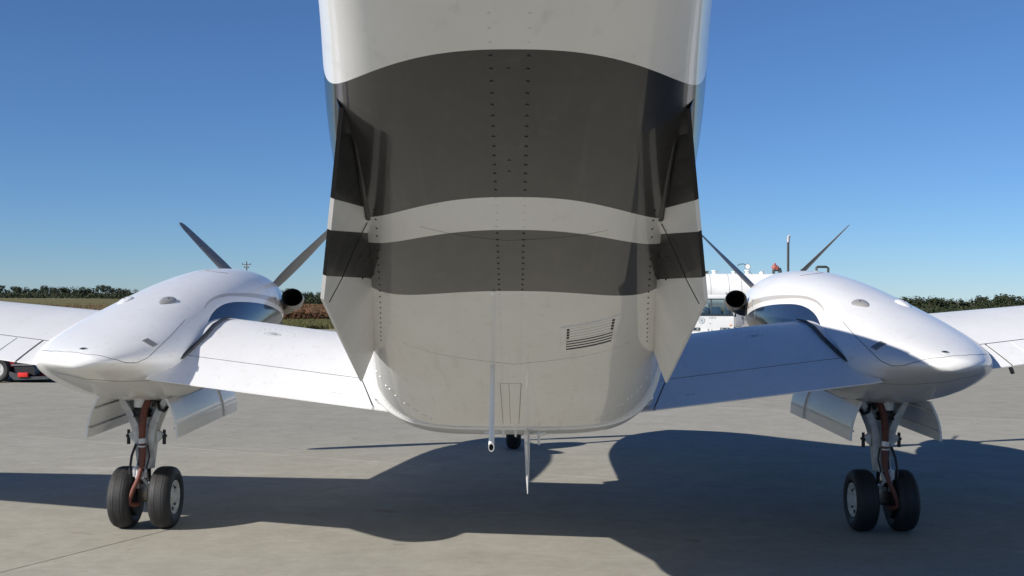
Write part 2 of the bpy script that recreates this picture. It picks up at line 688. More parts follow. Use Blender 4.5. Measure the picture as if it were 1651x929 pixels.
b = MB()
b.loft([foil((0.068, 6.15, 1.0), (0.068, 5.70, 1.0), 0.032), foil((0.068, 6.05, 0.90), (0.068, 5.72, 0.90), 0.028),
        foil((0.069, 5.9, 0.76), (0.069, 5.72, 0.76), 0.017), foil((0.07, 5.78, 0.685), (0.07, 5.73, 0.685), 0.006)])
b.build("blade_antenna", M['white'], plane)
b = MB()
b.tube([(0.125, 5.85, 1.0), (0.125, 5.85, 0.91)], 0.006, 6)
b.tube([(0.095, 5.85, 0.965), (0.16, 5.85, 0.97)], 0.006, 6)
b.build("drain_mast", M['white'], plane)
for x_ in (-0.05, 0.01):
    b = MB()
    b.tube([(x_, 5.8, 1.0), (x_, 5.8, 0.955)], 0.005, 6)
    b.build("drain_spigot", M['white'], plane)

# ---------------- body strakes
def cfrac(d):
    return lin(d, [(2.5, 0.886), (2.8, 0.85), (3.1, 0.83), (4.72, 0.915), (6, 0.93)])


def corner(d):
    return belly(cfrac(d) * _w(d), d)


def strake(sx):
    U_ = [0, 0.065, 0.13, 0.2, 0.261, 0.2611, 0.31, 0.352, 0.3521, 0.45, 0.554, 0.5541, 0.61, 0.67, 0.76, 0.85, 0.93, 1.0]
    fr_ = [(0, 0), (0.261, 0.43), (0.352, 0.595), (0.554, 0.855), (0.67, 1.0)]
    A = corner(2.5) + Vector((0.004, 0, 0.0)); Bc = Vector((0.489, 3.0, 1.628)); Cc = Vector((0.612, 4.72, 1.30))
    nT = 10
    b = MB()
    grid = []
    for u in U_:
        rt = corner(2.5 + 2.22 * u) + Vector((-0.004, 0, 0.012))
        if u <= 0.67:
            o = A.lerp(Bc, lin(u, fr_))
        else:
            o = Bc.lerp(Cc, (u - 0.67) / 0.33)
        grid.append([rt.lerp(o, j / nT) for j in range(nT + 1)])
    nx = Vector((0.92, 0.0, 0.39)).normalized()
    def th(j): return 0.016 * (1 - j / nT) + 0.005
    for s in (-1, 1):
        vs = []
        for row in grid:
            for j, p in enumerate(row):
                q = p + nx * s * th(j)
                vs.append((q.x * sx, q.y, q.z))
        for i in range(len(U_) - 1):
            um = (U_[i] + U_[i + 1]) / 2
            if U_[i + 1] - U_[i] < 0.001:
                continue
            mi = 1 if (um < 0.261 or 0.352 < um < 0.554) else 0
            n1 = nT + 1
            base = len(b.v)
            quad, fq = [], []
            for j in range(nT + 1):
                quad.append(vs[i * n1 + j]); quad.append(vs[(i + 1) * n1 + j])
            for j in range(nT):
                fq.append((2 * j, 2 * j + 1, 2 * j + 3, 2 * j + 2))
            b.add(quad, fq, mi)
    # edge strip, each piece in the colour of its band
    e = []
    for q in (-1, 1):
        e.append([((grid[i][nT] + nx * q * th(nT)).x * sx, (grid[i][nT] + nx * q * th(nT)).y, (grid[i][nT] + nx * q * th(nT)).z)
                  for i in range(len(U_))])
    for i in range(len(U_) - 1):
        um = (U_[i] + U_[i + 1]) / 2
        b.add([e[0][i], e[0][i + 1], e[1][i + 1], e[1][i]], [(0, 1, 2, 3)], 1 if (um < 0.261 or 0.352 < um < 0.554) else 0)
    o = b.build("body_strake", [M['strakewhite'], M['strakechar']], plane, angle=45)
    return o, grid, nx


strakes = {sx: strake(sx) for sx in (-1, 1)}
# actuator-like fairing tube, bonding wire and rivets along each strake root
for sx in (-1, 1):
    o, grid, nx = strakes[sx]
    def sp(v): return Vector((v.x * sx, v.y, v.z))
    b = MB()
    pts = [sp(corner(d_) + Vector((-0.018, 0, -0.012))) for d_ in [2.48 + 0.62 * i / 10 for i in range(11)]]
    b.tube(pts, [0.002, 0.003, 0.004] + [0.006] * 3 + [0.009] * 5, 8)
    b.build("strake_root_fairing", M['black'], o)
    b = MB()
    rt = [sp(corner(d_) + Vector((-0.012, 0, -0.004))) for d_ in [3.1 + 1.5 * i / 16 for i in range(17)]]
    b.tube(rt, 0.013, 6, squash=0.6)
    b.build("strake_root_seal", M['white'], o)
    b = MB()
    inn = [grid[6][1], grid[7][3], grid[9][6], grid[11][8], grid[13][10]]
    b.tube([sp(p - nx * 0.02) for p in inn], 0.0014, 5)
    b.build("bonding_wire", M['black'], o)
    b = MB()
    for i in range(22):
        d_ = 3.0 + 1.4 * i / 21
        for off in (-0.04,):
            x_ = cfrac(d_) * _w(d_) + off
            p = belly(x_, d_); nn = bnorm(x_, d_)
            rivet(b, sp(p), Vector((nn.x * sx, nn.y, nn.z)), 0.0038, 0.0025)
    for i in range(4, 15):
        if i not in (9, 10):
            continue
        for j in (1.2, 3.2):
            p = grid[i][int(j)].lerp(grid[i][int(j) + 1], j % 1) - nx * 0.019
            rivet(b, sp(p), Vector((-nx.x * sx, 0, -nx.z)), 0.004, 0.003)
    b.build("strake_rivet_row", M['char'], o)['kind'] = "stuff"

# ---------------- fin, rudder and tailplane (overhead; they cast the shadow on the right)
b = MB()
b.loft([foil((0, 4.9, 2.40), (0, 2.0, 2.40), 0.10), foil((0, 4.1, 2.62), (0, 1.95, 2.62), 0.11),
        foil((0, 3.5, 3.0), (0, 1.85, 3.0), 0.105), foil((0, 2.55, 4.30), (0, 1.35, 4.30), 0.09)])
b.build("vertical_fin", M['white'], plane)
b = MB()
b.loft([foil((0, 1.985, 2.44), (0, 1.35, 2.44), 0.07), foil((0, 1.34, 4.28), (0, 0.85, 4.28), 0.05)])
b.build("rudder", M['white'], plane)


def hfoil(le, te, thick, n=14, camber=0.0, x0=0.0, x1=1.0):
    """airfoil ring in the y-z plane between le and te, cut to x0..x1 of the chord"""
    le, te = Vector(le), Vector(te)
    ch = te - le
    c = ch.length
    up = Vector((0, ch.z, -ch.y)) / c
    if up.z < 0:
        up = -up
    def yt(t): return thick * c * 5 * (0.2969 * math.sqrt(max(t, 0)) - 0.126 * t - 0.3516 * t * t + 0.2843 * t ** 3 - 0.1015 * t ** 4)
    def yc(t): return camber * c * 4 * t * (1 - t) * (1.25 - 0.5 * t)
    ts = [x0 + (x1 - x0) * (1 - math.cos(math.pi * i / n * 0.5 + 0)) if x0 < 0.01 else x0 + (x1 - x0) * i / n for i in range(n + 1)]
    if x0 < 0.01:
        ts = [x0 + (x1 - x0) * (i / n) ** 1.8 for i in range(n + 1)]
    up_pts = [le + ch * t + up * (yc(t) + yt(t)) for t in ts]
    dn_pts = [le + ch * t + up * (yc(t) - yt(t)) for t in ts]
    if x0 < 0.01:
        return up_pts + dn_pts[::-1][:-1]
    return up_pts + dn_pts[::-1]


b = MB()
b.loft([hfoil((x, 2.75 - abs(x) * 0.24, 4.42), (x, 1.25 - abs(x) * 0.03, 4.42), 0.05) for x in (-2.8, -1.4, 0, 1.4, 2.8)])
b.build("tailplane", M['white'], plane)
b = MB()
b.tube([(0, 3.3, 4.40), (0, 2.9, 4.41), (0, 2.0, 4.41), (0, 1.2, 4.41), (0, 0.9, 4.42)], [0.02, 0.12, 0.16, 0.1, 0.02], 12)
b.build("tail_bullet", M['white'], plane)

# ---------------- wings
def wing_sec(L):
    """(leading edge, trailing edge, thickness, camber) at lateral distance L"""
    zTE = 0.95 + 0.128 * (L - 0.8)
    if L <= 3.0:
        q = max(0.0, (L - 2.3) / 0.7)
        le, te, inc, th = 9.30, 7.2, 0.205 - 0.035 * q, 0.165 - 0.04 * q
    else:
        k = (L - 3.0) / 5.3
        le, te, inc, th = 9.30 - 0.12 * k, 7.2 + 0.95 * k, 0.17 * (1 - k) + 0.04 * k, 0.125 - 0.025 * k
    return (le, te, zTE, zTE + inc, th)


def wing_ring(L, sx, x0=0.0, x1=1.0, n=16):
    le, te, zt_, zl_, th = wing_sec(L)
    return hfoil((sx * L, le, zl_), (sx * L, te, zt_), th, n, 0.022, x0, x1)


def chord_frac(L, gap=0.0):
    le, te = wing_sec(L)[:2]
    return 1 - (0.43 * min(1, (le - te) / 2.1) + gap) / (le - te)


def wing_top(L, d, off=0.0):
    le, te, zt_, zl_, th = wing_sec(L)
    t = (le - d) / (le - te)
    c = le - te
    yt = th * c * 5 * (0.2969 * math.sqrt(max(t, 0)) - 0.126 * t - 0.3516 * t * t + 0.2843 * t ** 3 - 0.1015 * t ** 4)
    yc = 0.022 * c * 4 * t * (1 - t) * (1.25 - 0.5 * t)
    return zl_ + (zt_ - zl_) * t + yt + yc + off


M['wing'] = paint("wing_paint", (0.78, 0.78, 0.775), 0.12)
for sx in (-1, 1):
    b = MB()
    Ls = [0.3, 0.8, 1.2, 1.6, 2.1, 2.6, 3.0, 3.6, 4.4, 5.4, 6.6, 7.8, 8.25]
    b.loft([wing_ring(L, sx, 0.0, chord_frac(L, 0.006), 26) for L in Ls])
    wing = b.build("wing", M['wing'], plane, angle=50)
    b = MB()
    b.loft([hfoil((sx * 8.25, *[9.18, wing_sec(8.25)[3]]), (sx * 8.25, 8.14, wing_sec(8.25)[2]), 0.12, 14, 0.022),
            hfoil((sx * 8.34, 9.05, wing_sec(8.25)[3] + 0.02), (sx * 8.34, 8.2, wing_sec(8.25)[2] + 0.02), 0.06, 14, 0.02)])
    b.build("wing_tip", M['wing'], plane)

    def te_piece(name, La, Lb, n=6, par=None, La2=None, Lb2=None):
        mb = MB()
        rings = []
        for i in range(n + 1):
            L = La + (Lb - La) * i / n
            r = wing_ring(L, sx, chord_frac(L, -0.006), 1.0, 8)
            if i == 0 and La2 is not None:      # skewed inboard end
                le, te = wing_sec(L)[:2]
                r2 = []
                for p in r:
                    t = (p.y - te) / 0.45
                    L2 = La2 + (La - La2) * min(1, max(0, t))
                    dz = 0.128 * (L2 - L)
                    r2.append(Vector((sx * L2, p.y, p.z + dz)))
                r = r2
            if i == n and Lb2 is not None:
                te = wing_sec(L)[1]
                r = [Vector((sx * (Lb2 + (Lb - Lb2) * min(1, max(0, (p.y - te) / 0.45))), p.y,
                             p.z + 0.128 * (Lb2 - Lb) * (1 - min(1, max(0, (p.y - te) / 0.45))))) for p in r]
            rings.append(r)
        mb.loft(rings)
        return mb.build(name, M['wing'], plane, angle=40)
    te_piece("flap", 1.0, 2.25, 8, None, 0.86)
    te_piece("trailing_edge_fairing", 0.5, 0.990, 4, None, 0.45, 0.850)
    te_piece("trailing_edge_fairing", 2.72, 3.04, 3)
    oflap = te_piece("outer_flap", 3.055, 4.9, 8)
    te_piece("aileron", 4.92, 8.2, 8)
    # raised stiffening beads on the outer flap
    for i in range(9):
        L = 3.22 + 0.19 * i
        le, te = wing_sec(L)[:2]
        mb = MB()
        pts = [(sx * L, d_, wing_top(L, d_, 0.0015)) for d_ in [te + 0.02 + 0.37 * k / 5 for k in range(6)]]
        mb.tube(pts, 0.0045, 5, squash=0.6)
        mb.build("flap_bead", M['lightseam'], oflap)
    # black flap track end at the inner end of the right outer flap
    mb = MB()
    L = 3.05
    te = wing_sec(L)[1]
    zt_ = wing_sec(L)[2]
    if sx > 0:
        mb.box((sx * (L - 0.005), te + 0.01, zt_ - 0.03), (0.018, 0.03, 0.042), Matrix.Rotation(R(-20 * sx), 3, 'Y'))
        mb.build("flap_track_end", M['black'], oflap, bevel=0.005)
    # dark tubes in place of the shade in the hinge and flap-end gaps
    for La, Lb in ((0.99, 2.22), (3.0, 4.9), (4.9, 8.2)):
        mb = MB()
        pts = []
        for i in range(13):
            L = La + (Lb - La) * i / 12
            le, te = wing_sec(L)[:2]
            dd = le - chord_frac(L) * (le - te)
            pts.append((sx * L, dd, wing_top(L, dd, -0.0035)))
        mb.tube(pts, 0.0062, 6)
        mb.build("hinge_gap_shade", M['seam'], wing)
    mb = MB()
    le, te = wing_sec(3.048)[:2]
    mb.tube([(sx * 3.048, d_, wing_top(3.048, d_, -0.002)) for d_ in [te + 0.01 + 0.4 * k / 6 for k in range(7)]], 0.0028, 6)
    mb.build("flap_end_gap_shade", M['seam'], wing)
    mb = MB()
    te = wing_sec(1.0)[1]
    mb.tube([(sx * (0.855 + 0.14 * k / 6), te + 0.015 + 0.43 * k / 6, wing_top(0.855 + 0.14 * k / 6, te + 0.015 + 0.43 * k / 6, -0.001)) for k in range(7)], 0.003, 6)
    mb.build("flap_end_gap_shade", M['seam'], wing)  # dark tube painted in for the shaded gap beside the fairing
    # junction seal between wing and nacelle
    mb = MB()
    pj = [(2.10, 8.75, 1.49), (2.118, 8.55, 1.472), (2.112, 8.3, 1.438), (2.10, 8.02, 1.375), (2.115, 7.67, 1.283), (2.135, 7.50, 1.233)]
    mb.tube([(sx * x_, y_, z_ + 0.004) for x_, y_, z_ in pj], [0.006, 0.013, 0.016, 0.016, 0.014, 0.010], 8)
    mb.build("wing_junction_seal", M['black'], wing)
    # wing root fairing
    mb = MB()
    rings = []
    for d_ in [9.6, 9.3, 9.0, 8.5, 8.0, 7.6, 7.2, 6.8, 6.4, 6.0]:
        top = lin(d_, [(6.0, 1.30), (7.2, 1.16), (7.65, 1.17), (8.5, 1.42), (9.1, 1.36), (9.6, 1.2)])
        wv = lin(d_, [(6.0, 0.0), (6.6, 0.05), (7.2, 0.10), (7.7, 0.17), (8.6, 0.2), (9.3, 0.14), (9.6, 0.0)])
        xw = _w(d_) * 0.985
        rings.append([Vector((sx * (xw - 0.06), d_, top + 0.16)), Vector((sx * (xw + 0.004 + wv * 0.12), d_, top + 0.07)),
                      Vector((sx * (xw + wv * 0.45), d_, top - 0.04)), Vector((sx * (xw + wv), d_, top - 0.17)),
                      Vector((sx * (xw - 0.1), d_, top - 0.24))])
    mb.loft(rings)
    mb.build("wing_root_fairing", M['white'], plane, angle=70)

# ---------------- nacelles
NX = 2.615
_nw = pchip([6.74, 6.76, 6.82, 6.9, 7.0, 7.2, 7.5, 7.8, 8.2, 9.0, 9.8, 10.4, 11.0, 11.5, 11.8],
            [0.04, 0.11, 0.18, 0.235, 0.285, 0.37, 0.455, 0.492, 0.512, 0.515, 0.505, 0.485, 0.445, 0.38, 0.30])
_nc = pchip([6.74, 7.0, 7.5, 8.2, 8.6, 11.8], [2.51, 2.535, 2.578, 2.61, 2.615, 2.615])
_nt = pchip([6.74, 6.76, 6.82, 7.0, 7.5, 8.0, 8.9, 9.8, 10.4, 10.9, 11.4, 11.8],
            [1.275, 1.298, 1.320, 1.365, 1.465, 1.56, 1.715, 1.84, 1.895, 1.905, 1.87, 1.80])
_nbm = pchip([6.74, 6.76, 6.82, 7.0, 7.24, 7.8, 8.6, 9.4, 10.2, 11.0, 11.5, 11.8],
             [1.235, 1.22, 1.20, 1.148, 1.085, 0.965, 0.90, 1.0, 1.10, 1.2, 1.28, 1.36])


def nac_ring(d, sx, n=96):
    w, a, b_ = _nw(d), _nbm(d), _nt(d)
    zm = a + (b_ - a) * lin(d, [(6.74, 0.5), (7.2, 0.45), (8.2, 0.40), (9.5, 0.45), (11.8, 0.5)])
    et = 2 / lin(d, [(6.74, 2.0), (7.2, 2.1), (8.4, 2.12), (9.6, 2.15), (10.6, 2.2), (11.8, 2.2)])
    eb = 2 / lin(d, [(6.74, 1.7), (7.4, 1.75), (8.4, 2.2), (11.8, 2.3)])
    out = []
    for k in range(n):
        t = 2 * math.pi * k / n
        c, s = math.cos(t), math.sin(t)
        e = et if s >= 0 else eb
        out.append(Vector((sx * _nc(d) + w * spow(c, e), d, zm + ((b_ - zm) if s >= 0 else (zm - a)) * spow(s, e))))
    return out


nst = [6.74, 6.75, 6.76, 6.78, 6.82, 6.86, 6.9, 6.95, 7.0, 7.1, 7.2, 7.35, 7.5, 7.65, 7.8, 8.0, 8.2, 8.4, 8.6, 8.8, 9.0, 9.3, 9.6, 9.9,
       10.2, 10.5, 10.8, 11.0, 11.2, 11.4, 11.5, 11.6, 11.7, 11.8]
nacelles = {}
for sx in (-1, 1):
    b = MB()
    b.loft([nac_ring(d_, sx) for d_ in nst])
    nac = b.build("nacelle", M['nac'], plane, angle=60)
    nacelles[sx] = nac
    # exhaust stacks
    for side_ in (-sx, sx):
        c0 = Vector((sx * NX + side_ * 0.30, 11.28, 1.54))
        path = [c0, c0 + Vector((side_ * 0.14, 0.0, 0.02)), c0 + Vector((side_ * 0.215, -0.06, 0.055)),
                c0 + Vector((side_ * 0.245, -0.18, 0.085)), c0 + Vector((side_ * 0.258, -0.36, 0.105))]
        rad = [0.085, 0.083, 0.083, 0.088, 0.094]
        ex = MB()
        rings, rin = [], []
        for i, p in enumerate(path):
            t = (path[min(i + 1, 4)] - path[max(0, i - 1)]).normalized()
            a_ = t.cross(Vector((0, 0, 1))).normalized()
            u_ = a_.cross(t)
            rings.append([p + (a_ * math.cos(2 * math.pi * k / 28) * 1.05 + u_ * 0.88 * math.sin(2 * math.pi * k / 28)) * rad[i] for k in range(28)])
            rin.append([p + (a_ * math.cos(2 * math.pi * k / 28) * 1.05 + u_ * 0.88 * math.sin(2 * math.pi * k / 28)) * (rad[i] - 0.005) for k in range(28)])
        ex.loft(rings, cap=False)
        ex.loft([rings[-1], rin[-1]], cap=False, mi=1)
        ex.loft(rin[::-1], cap=False, mi=1)
        ex.add(rin[1], [tuple(range(28))], 1)
        e_ = ex.build("exhaust_stack", [M['steel'], M['soot_shade']], nac, angle=50)
    # propeller
    hub = Vector((sx * NX, 12.05, 1.60))
    sp_ = MB()
    sp_.lathe([(-0.20, 0.20), (-0.12, 0.235), (0.0, 0.225), (0.15, 0.18), (0.28, 0.11), (0.36, 0.04), (0.385, 0.004)], hub, 'Y', 32)
    spinner = sp_.build("propeller_hub", M['chrome'], plane, origin=tuple(hub))
    spinner.location = hub - ORG[plane.name]
    bl = MB()
    rings = []
    for r_, ch, tw, th in ((0.14, 0.09, 26, 0.06), (0.24, 0.12, 26, 0.04), (0.38, 0.17, 23, 0.03), (0.55, 0.20, 19, 0.026),
                           (0.75, 0.205, 15, 0.022), (0.95, 0.185, 12, 0.017), (1.08, 0.16, 11, 0.013), (1.15, 0.125, 10, 0.010), (1.175, 0.08, 10, 0.008), (1.185, 0.03, 10, 0.006)):
        ring = []
        for k in range(12):
            t = 2 * math.pi * k / 12
            # blade runs along +Z; chord mostly fore-and-aft (feathered)
            cx, cy = th * 0.5 * math.sin(t), ch * 0.5 * math.cos(t)
            a_ = R(-tw)
            ring.append(Vector((cx * math.cos(a_) - cy * math.sin(a_), cx * math.sin(a_) + cy * math.cos(a_), r_)))
        rings.append(ring)
    rings = [[Vector((p.x, p.y, p.z * 0.965)) for p in r_] for r_ in rings]
    bl.loft(rings)
    proto = bl.build("propeller_blade", M['blade'], spinner, origin=(0, 0, 0))
    proto.rotation_euler = (0, R(45), 0)
    for k in (1, 2, 3):
        inst(proto, "propeller_blade", spinner, (0, 0, 0), (0, R(45 + 90 * k), 0))

# ---------------- main landing gear
def make_gear(sx):
    C0 = Vector((sx * NX, AY, 0))
    s = sx
    def P(x, y, z): return Vector((C0.x + x * -s, AY + y, z))     # +x points inboard
    b = MB()
    # flared leg casting: two webs and a back plate
    for q in (-1, 1):
        rings = []
        for z, xo, wd, dp in ((0.98, 0.195, 0.035, 0.16), (0.90, 0.168, 0.045, 0.16), (0.82, 0.128, 0.055, 0.15), (0.74, 0.096, 0.055, 0.14),
                              (0.66, 0.074, 0.05, 0.12), (0.52, 0.060, 0.045, 0.10), (0.44, 0.052, 0.045, 0.09)):
            rings.append([P(q * (xo - wd), -dp / 2, z), P(q * xo, -dp / 2, z), P(q * xo, dp / 2, z), P(q * (xo - wd), dp / 2, z)])
        b.loft(rings)
    rings = []
    for z, xo in ((0.98, 0.16), (0.90, 0.13), (0.82, 0.095), (0.74, 0.068), (0.66, 0.056), (0.5, 0.05), (0.44, 0.045)):
        rings.append([P(-xo, 0.0, z), P(xo, 0.0, z), P(xo, 0.06, z), P(-xo, 0.06, z)])
    b.loft(rings)
    b.tube([P(0, 0.02, 0.72), P(0, 0.02, 0.42)], 0.055, 16)
    # tie-down lugs
    for q in (-1, 1):
        b.loft([[P(q * 0.075, -0.02, 0.70), P(q * 0.075, -0.02, 0.60), P(q * 0.075, 0.02, 0.60), P(q * 0.075, 0.02, 0.70)],
                [P(q * 0.125, -0.015, 0.668), P(q * 0.125, -0.015, 0.648), P(q * 0.125, 0.015, 0.648), P(q * 0.125, 0.015, 0.668)]])
    g = b.build("main_gear", M['gear'], plane, angle=35, bevel=0.006)
    for q in (-1, 1):
        b = MB()
        b.lathe([(0.0, 0.013), (0.05, 0.013), (0.0505, 0.02), (0.068, 0.02), (0.0685, 0.011), (0.103, 0.011)], P(q * 0.127, 0, 0.592), 'Z', 8)
        b.build("tie_down_bolt", M['black'], g)
    b = MB()
    b.tube([P(-0.02, -0.035, 1.0), P(-0.02, -0.035, 0.86)], 0.058, 18)
    b.build("strut_barrel", M['white'], g)
    b = MB()
    b.lathe([(0, 0.064), (0.012, 0.066), (0.014, 0.055), (0.03, 0.055), (0.032, 0.066), (0.05, 0.066), (0.052, 0.054), (0.075, 0.05)],
            P(-0.02, -0.035, 0.79), 'Z', 18)
    b.build("barrel_collar", M['black'], g)
    b = MB()
    b.tube([P(0.0, 0.02, 0.44), P(0.0, 0.01, 0.26)], 0.03, 16)
    b.build("strut_piston", M['chrome'], g)
    b = MB()
    b.tube([P(-0.12, 0, 0.2165), P(0.12, 0, 0.2165)], 0.035, 14)
    b.tube([P(-0.06, 0, 0.33), P(0.06, 0, 0.33)], 0.028, 12)
    b.box(P(0, 0, 0.26), (0.09, 0.10, 0.12))
    b.build("axle", M['steel'], g, bevel=0.008)
    b = MB()
    for q in (-1, 1):
        b = MB()
        b.lathe([(-0.02, 0.03), (-0.02, 0.128), (0.012, 0.128), (0.012, 0.03)], P(q * 0.064, 0, 0.2165), 'X', 24)
        b.build("brake_disc", M['black'], g)
    # torque link
    b = MB()
    for q in (-1, 1):
        b.tube([P(q * 0.04, -0.06, 0.46), P(q * 0.015, -0.14, 0.375)], 0.011, 6)
        b.tube([P(q * 0.015, -0.14, 0.375), P(q * 0.045, -0.05, 0.29)], 0.011, 6)
    b.tube([P(-0.03, -0.14, 0.375), P(0.03, -0.14, 0.375)], 0.013, 8)
    b.build("torque_link", M['gear'], g)
    # brown sleeved brake hose
    b = MB()
    b.tube([P(0.05, -0.05, 0.95), P(0.035, -0.09, 0.90), P(0.015, -0.105, 0.84), P(0.005, -0.105, 0.74), P(0.0, -0.1, 0.64)],
           [0.017, 0.023, 0.025, 0.025, 0.022], 10)
    b.tube([P(0.004, -0.1, 0.62), P(0.006, -0.105, 0.52), P(0.008, -0.12, 0.45)], [0.022, 0.023, 0.021], 10)
    b.tube([P(0.008, -0.13, 0.45), P(-0.005, -0.16, 0.37), P(-0.035, -0.17, 0.30), P(-0.06, -0.17, 0.235), P(-0.068, -0.16, 0.195), P(-0.045, -0.13, 0.18),
            P(-0.02, -0.1, 0.185)], 0.0165, 10)
    b.build("brake_hose", M['hose'], g)
    b = MB()
    for nm, mt, pth, rr in (("hose_clamp", 'alum', [(0.0, -0.1, 0.645), (0.004, -0.1, 0.61)], 0.03),
                            ("hose_clamp", 'alum', [(0.004, -0.105, 0.595), (0.004, -0.105, 0.585)], 0.031),
                            ("brake_fitting", 'alum', [(-0.05, -0.08, 0.44), (-0.05, -0.08, 0.375)], 0.026),
                            ("brake_fitting", 'alum', [(-0.045, -0.07, 0.355), (-0.045, -0.07, 0.31)], 0.018),
                            ("hydraulic_elbow", 'black', [(0.10, -0.06, 0.90), (0.12, -0.10, 0.85), (0.15, -0.09, 0.835), (0.165, -0.05, 0.86)], 0.012),
                            ("brake_line", 'black', [(-0.055, -0.06, 0.60), (-0.075, -0.09, 0.52), (-0.085, -0.1, 0.42), (-0.075, -0.11, 0.33), (-0.07, -0.1, 0.25)], 0.009),
                            ("brake_line", 'black', [(-0.03, -0.08, 0.63), (-0.02, -0.085, 0.52), (-0.03, -0.08, 0.45)], 0.008),
                            ("brake_line", 'black', [(0.04, -0.10, 0.60), (0.05, -0.09, 0.52), (0.035, -0.1, 0.44), (0.05, -0.09, 0.36), (0.06, -0.07, 0.25)], 0.006),
                            ("strut_fitting", 'chrome', [(-0.075, -0.03, 0.305), (-0.105, -0.05, 0.31)], 0.014),
                            ("strut_fitting", 'chrome', [(0.03, -0.07, 0.335), (0.07, -0.07, 0.335)], 0.022),
                            ("brake_line_bracket", 'black', [(0.06, -0.06, 0.92), (0.09, -0.1, 0.93), (0.07, -0.07, 0.87)], 0.014)):
        b = MB()
        b.tube([P(*p_) for p_ in pth], rr, 10)
        b.build(nm, M[mt], g)
    # wheels
    for q in (-1, 1):
        wc = P(q * 0.142, 0, 0.2165)
        hw = 0.078
        prof = []
        half = [(0.0, 0.2175), (0.022, 0.2172), (0.0226, 0.214), (0.0240, 0.214), (0.0246, 0.2168), (0.034, 0.2160), (0.041, 0.2145), (0.0416, 0.2115),
                (0.043, 0.2138), (0.058, 0.208), (0.070, 0.196), (0.077, 0.182), (0.078, 0.162), (0.073, 0.142), (0.064, 0.126), (0.058, 0.120)]
        prof = [(-a, r) for a, r in half[::-1][:-1]] + half
        t = MB()
        t.lathe(prof, wc, 'X', 48, cap=False)
        t.build("tyre", M['rubber'], g, angle=30)
        rm = MB()
        rp = [(0.058, 0.121), (0.066, 0.119), (0.067, 0.112), (0.055, 0.106), (0.045, 0.098), (0.040, 0.07), (0.048, 0.05), (0.058, 0.042), (0.068, 0.036), (0.070, 0.002)]
        full = [(-a, r) for a, r in rp[::-1]] + rp
        rm.lathe(full, wc, 'X', 40)
        rim = rm.build("wheel_rim", M['rim'], g, angle=28)
        bo = MB()
        for fside in (-1, 1):
            for k in range(8):
                tt = 2 * math.pi * k / 8
                cc = wc + Vector((fside * 0.042, 0.083 * math.cos(tt), 0.083 * math.sin(tt)))
                bo.tube([cc, cc + Vector((fside * 0.010, 0, 0))], 0.009 if k % 2 else 0.013, 8)
        bo.build("wheel_bolt_set", M['black'], g)['kind'] = "stuff"
    # gear doors
    for q, nm in ((1, 'inboard'), (-1, 'outboard')):
        for (ya, yb, dx) in ((-0.33, 0.93, 0.0), (0.94, 1.36, 0.012)):
            outr, innr = [], []
            for i in range(9):
                y = ya + (yb - ya) * i / 8
                ro, ri = [], []
                for j in range(9):
                    t_ = j / 8
                    z = 0.955 - 0.27 * t_ - (0.0 if True else 0)
                    xx = 0.225 + 0.075 * t_ + 0.035 * math.sin(math.pi * (0.15 + 0.7 * t_)) + dx
                    zz = z + 0.02 * (y - 0.3)
                    ro.append(P(q * xx, y, zz)); ri.append(P(q * (xx - 0.014), y, zz))
                outr.append(ro); innr.append(ri)
            mb = MB()
            n = 9
            mb.loft([o_ + i_[::-1] for o_, i_ in zip(outr, innr)])
            dr = mb.build("gear_door", M['white'], plane, angle=40)
            if q == -1 or True:
                for zf in (0.25, 0.8):
                    st_ = MB()
                    pts = []
                    for i in range(9):
                        p = innr[i][int(zf * 8)]
                        pts.append(p + Vector((s * q * 0.006, 0, 0)))
                    st_.tube(pts, 0.006, 5)
                    st_.build("door_stiffener", M['gear'], dr)
    b = MB()
    b.tube([P(0.20, -0.1, 0.96), P(0.215, -0.12, 0.895)], [0.014, 0.02], 8)
    b.build("door_link", M['greypaint'], g)
    b = MB()
    b.tube([P(-0.13, -0.05, 0.95), P(-0.11, -0.07, 0.905)], [0.014, 0.02], 8)
    b.build("door_link", M['greypaint'], g)
    return g


gears = {sx: make_gear(sx) for sx in (-1, 1)}

# ---------------- nose gear
b = MB()
b.tube([(0, 12.93, 1.1), (0, 12.93, 0.35)], 0.045, 12)
b.tube([(0, 12.93, 0.42), (0, 12.93, 0.38)], 0.07, 12)
for q in (-1, 1):
    b.tube([(q * 0.06, 12.93, 0.42), (q * 0.105, 12.93, 0.30), (q * 0.105, 12.93, 0.2)], 0.02, 8)
ng = b.build("nose_gear", M['gear'], plane)
b = MB()
prof = [(0.0, 0.265), (0.03, 0.263), (0.06, 0.25), (0.08, 0.22), (0.082, 0.19), (0.07, 0.15), (0.06, 0.135)]
b.lathe([(-a, r) for a, r in prof[::-1][:-1]] + prof, (0, 12.93, 0.265), 'X', 40, cap=False)
b.build("tyre", M['rubber'], ng)
b = MB()
b.lathe([(-0.06, 0.002), (-0.06, 0.136), (0.06, 0.136), (0.06, 0.002)], (0, 12.93, 0.265), 'X', 24)
b.build("wheel_rim", M['rim'], ng)


# ---------------- small things on nacelles and wings
from mathutils.bvhtree import BVHTree


def bvh_of(o):
    org = ORG[o.name]
    return BVHTree.FromPolygons([v.co + org for v in o.data.vertices], [list(p.vertices) for p in o.data.polygons])


nb = {sx: bvh_of(nacelles[sx]) for sx in (-1, 1)}


def snap(sx, p, off=0.0):
    q, n_, _, _ = nb[sx].find_nearest(Vector((sx * p[0], p[1], p[2])))
    return q + n_ * off, n_


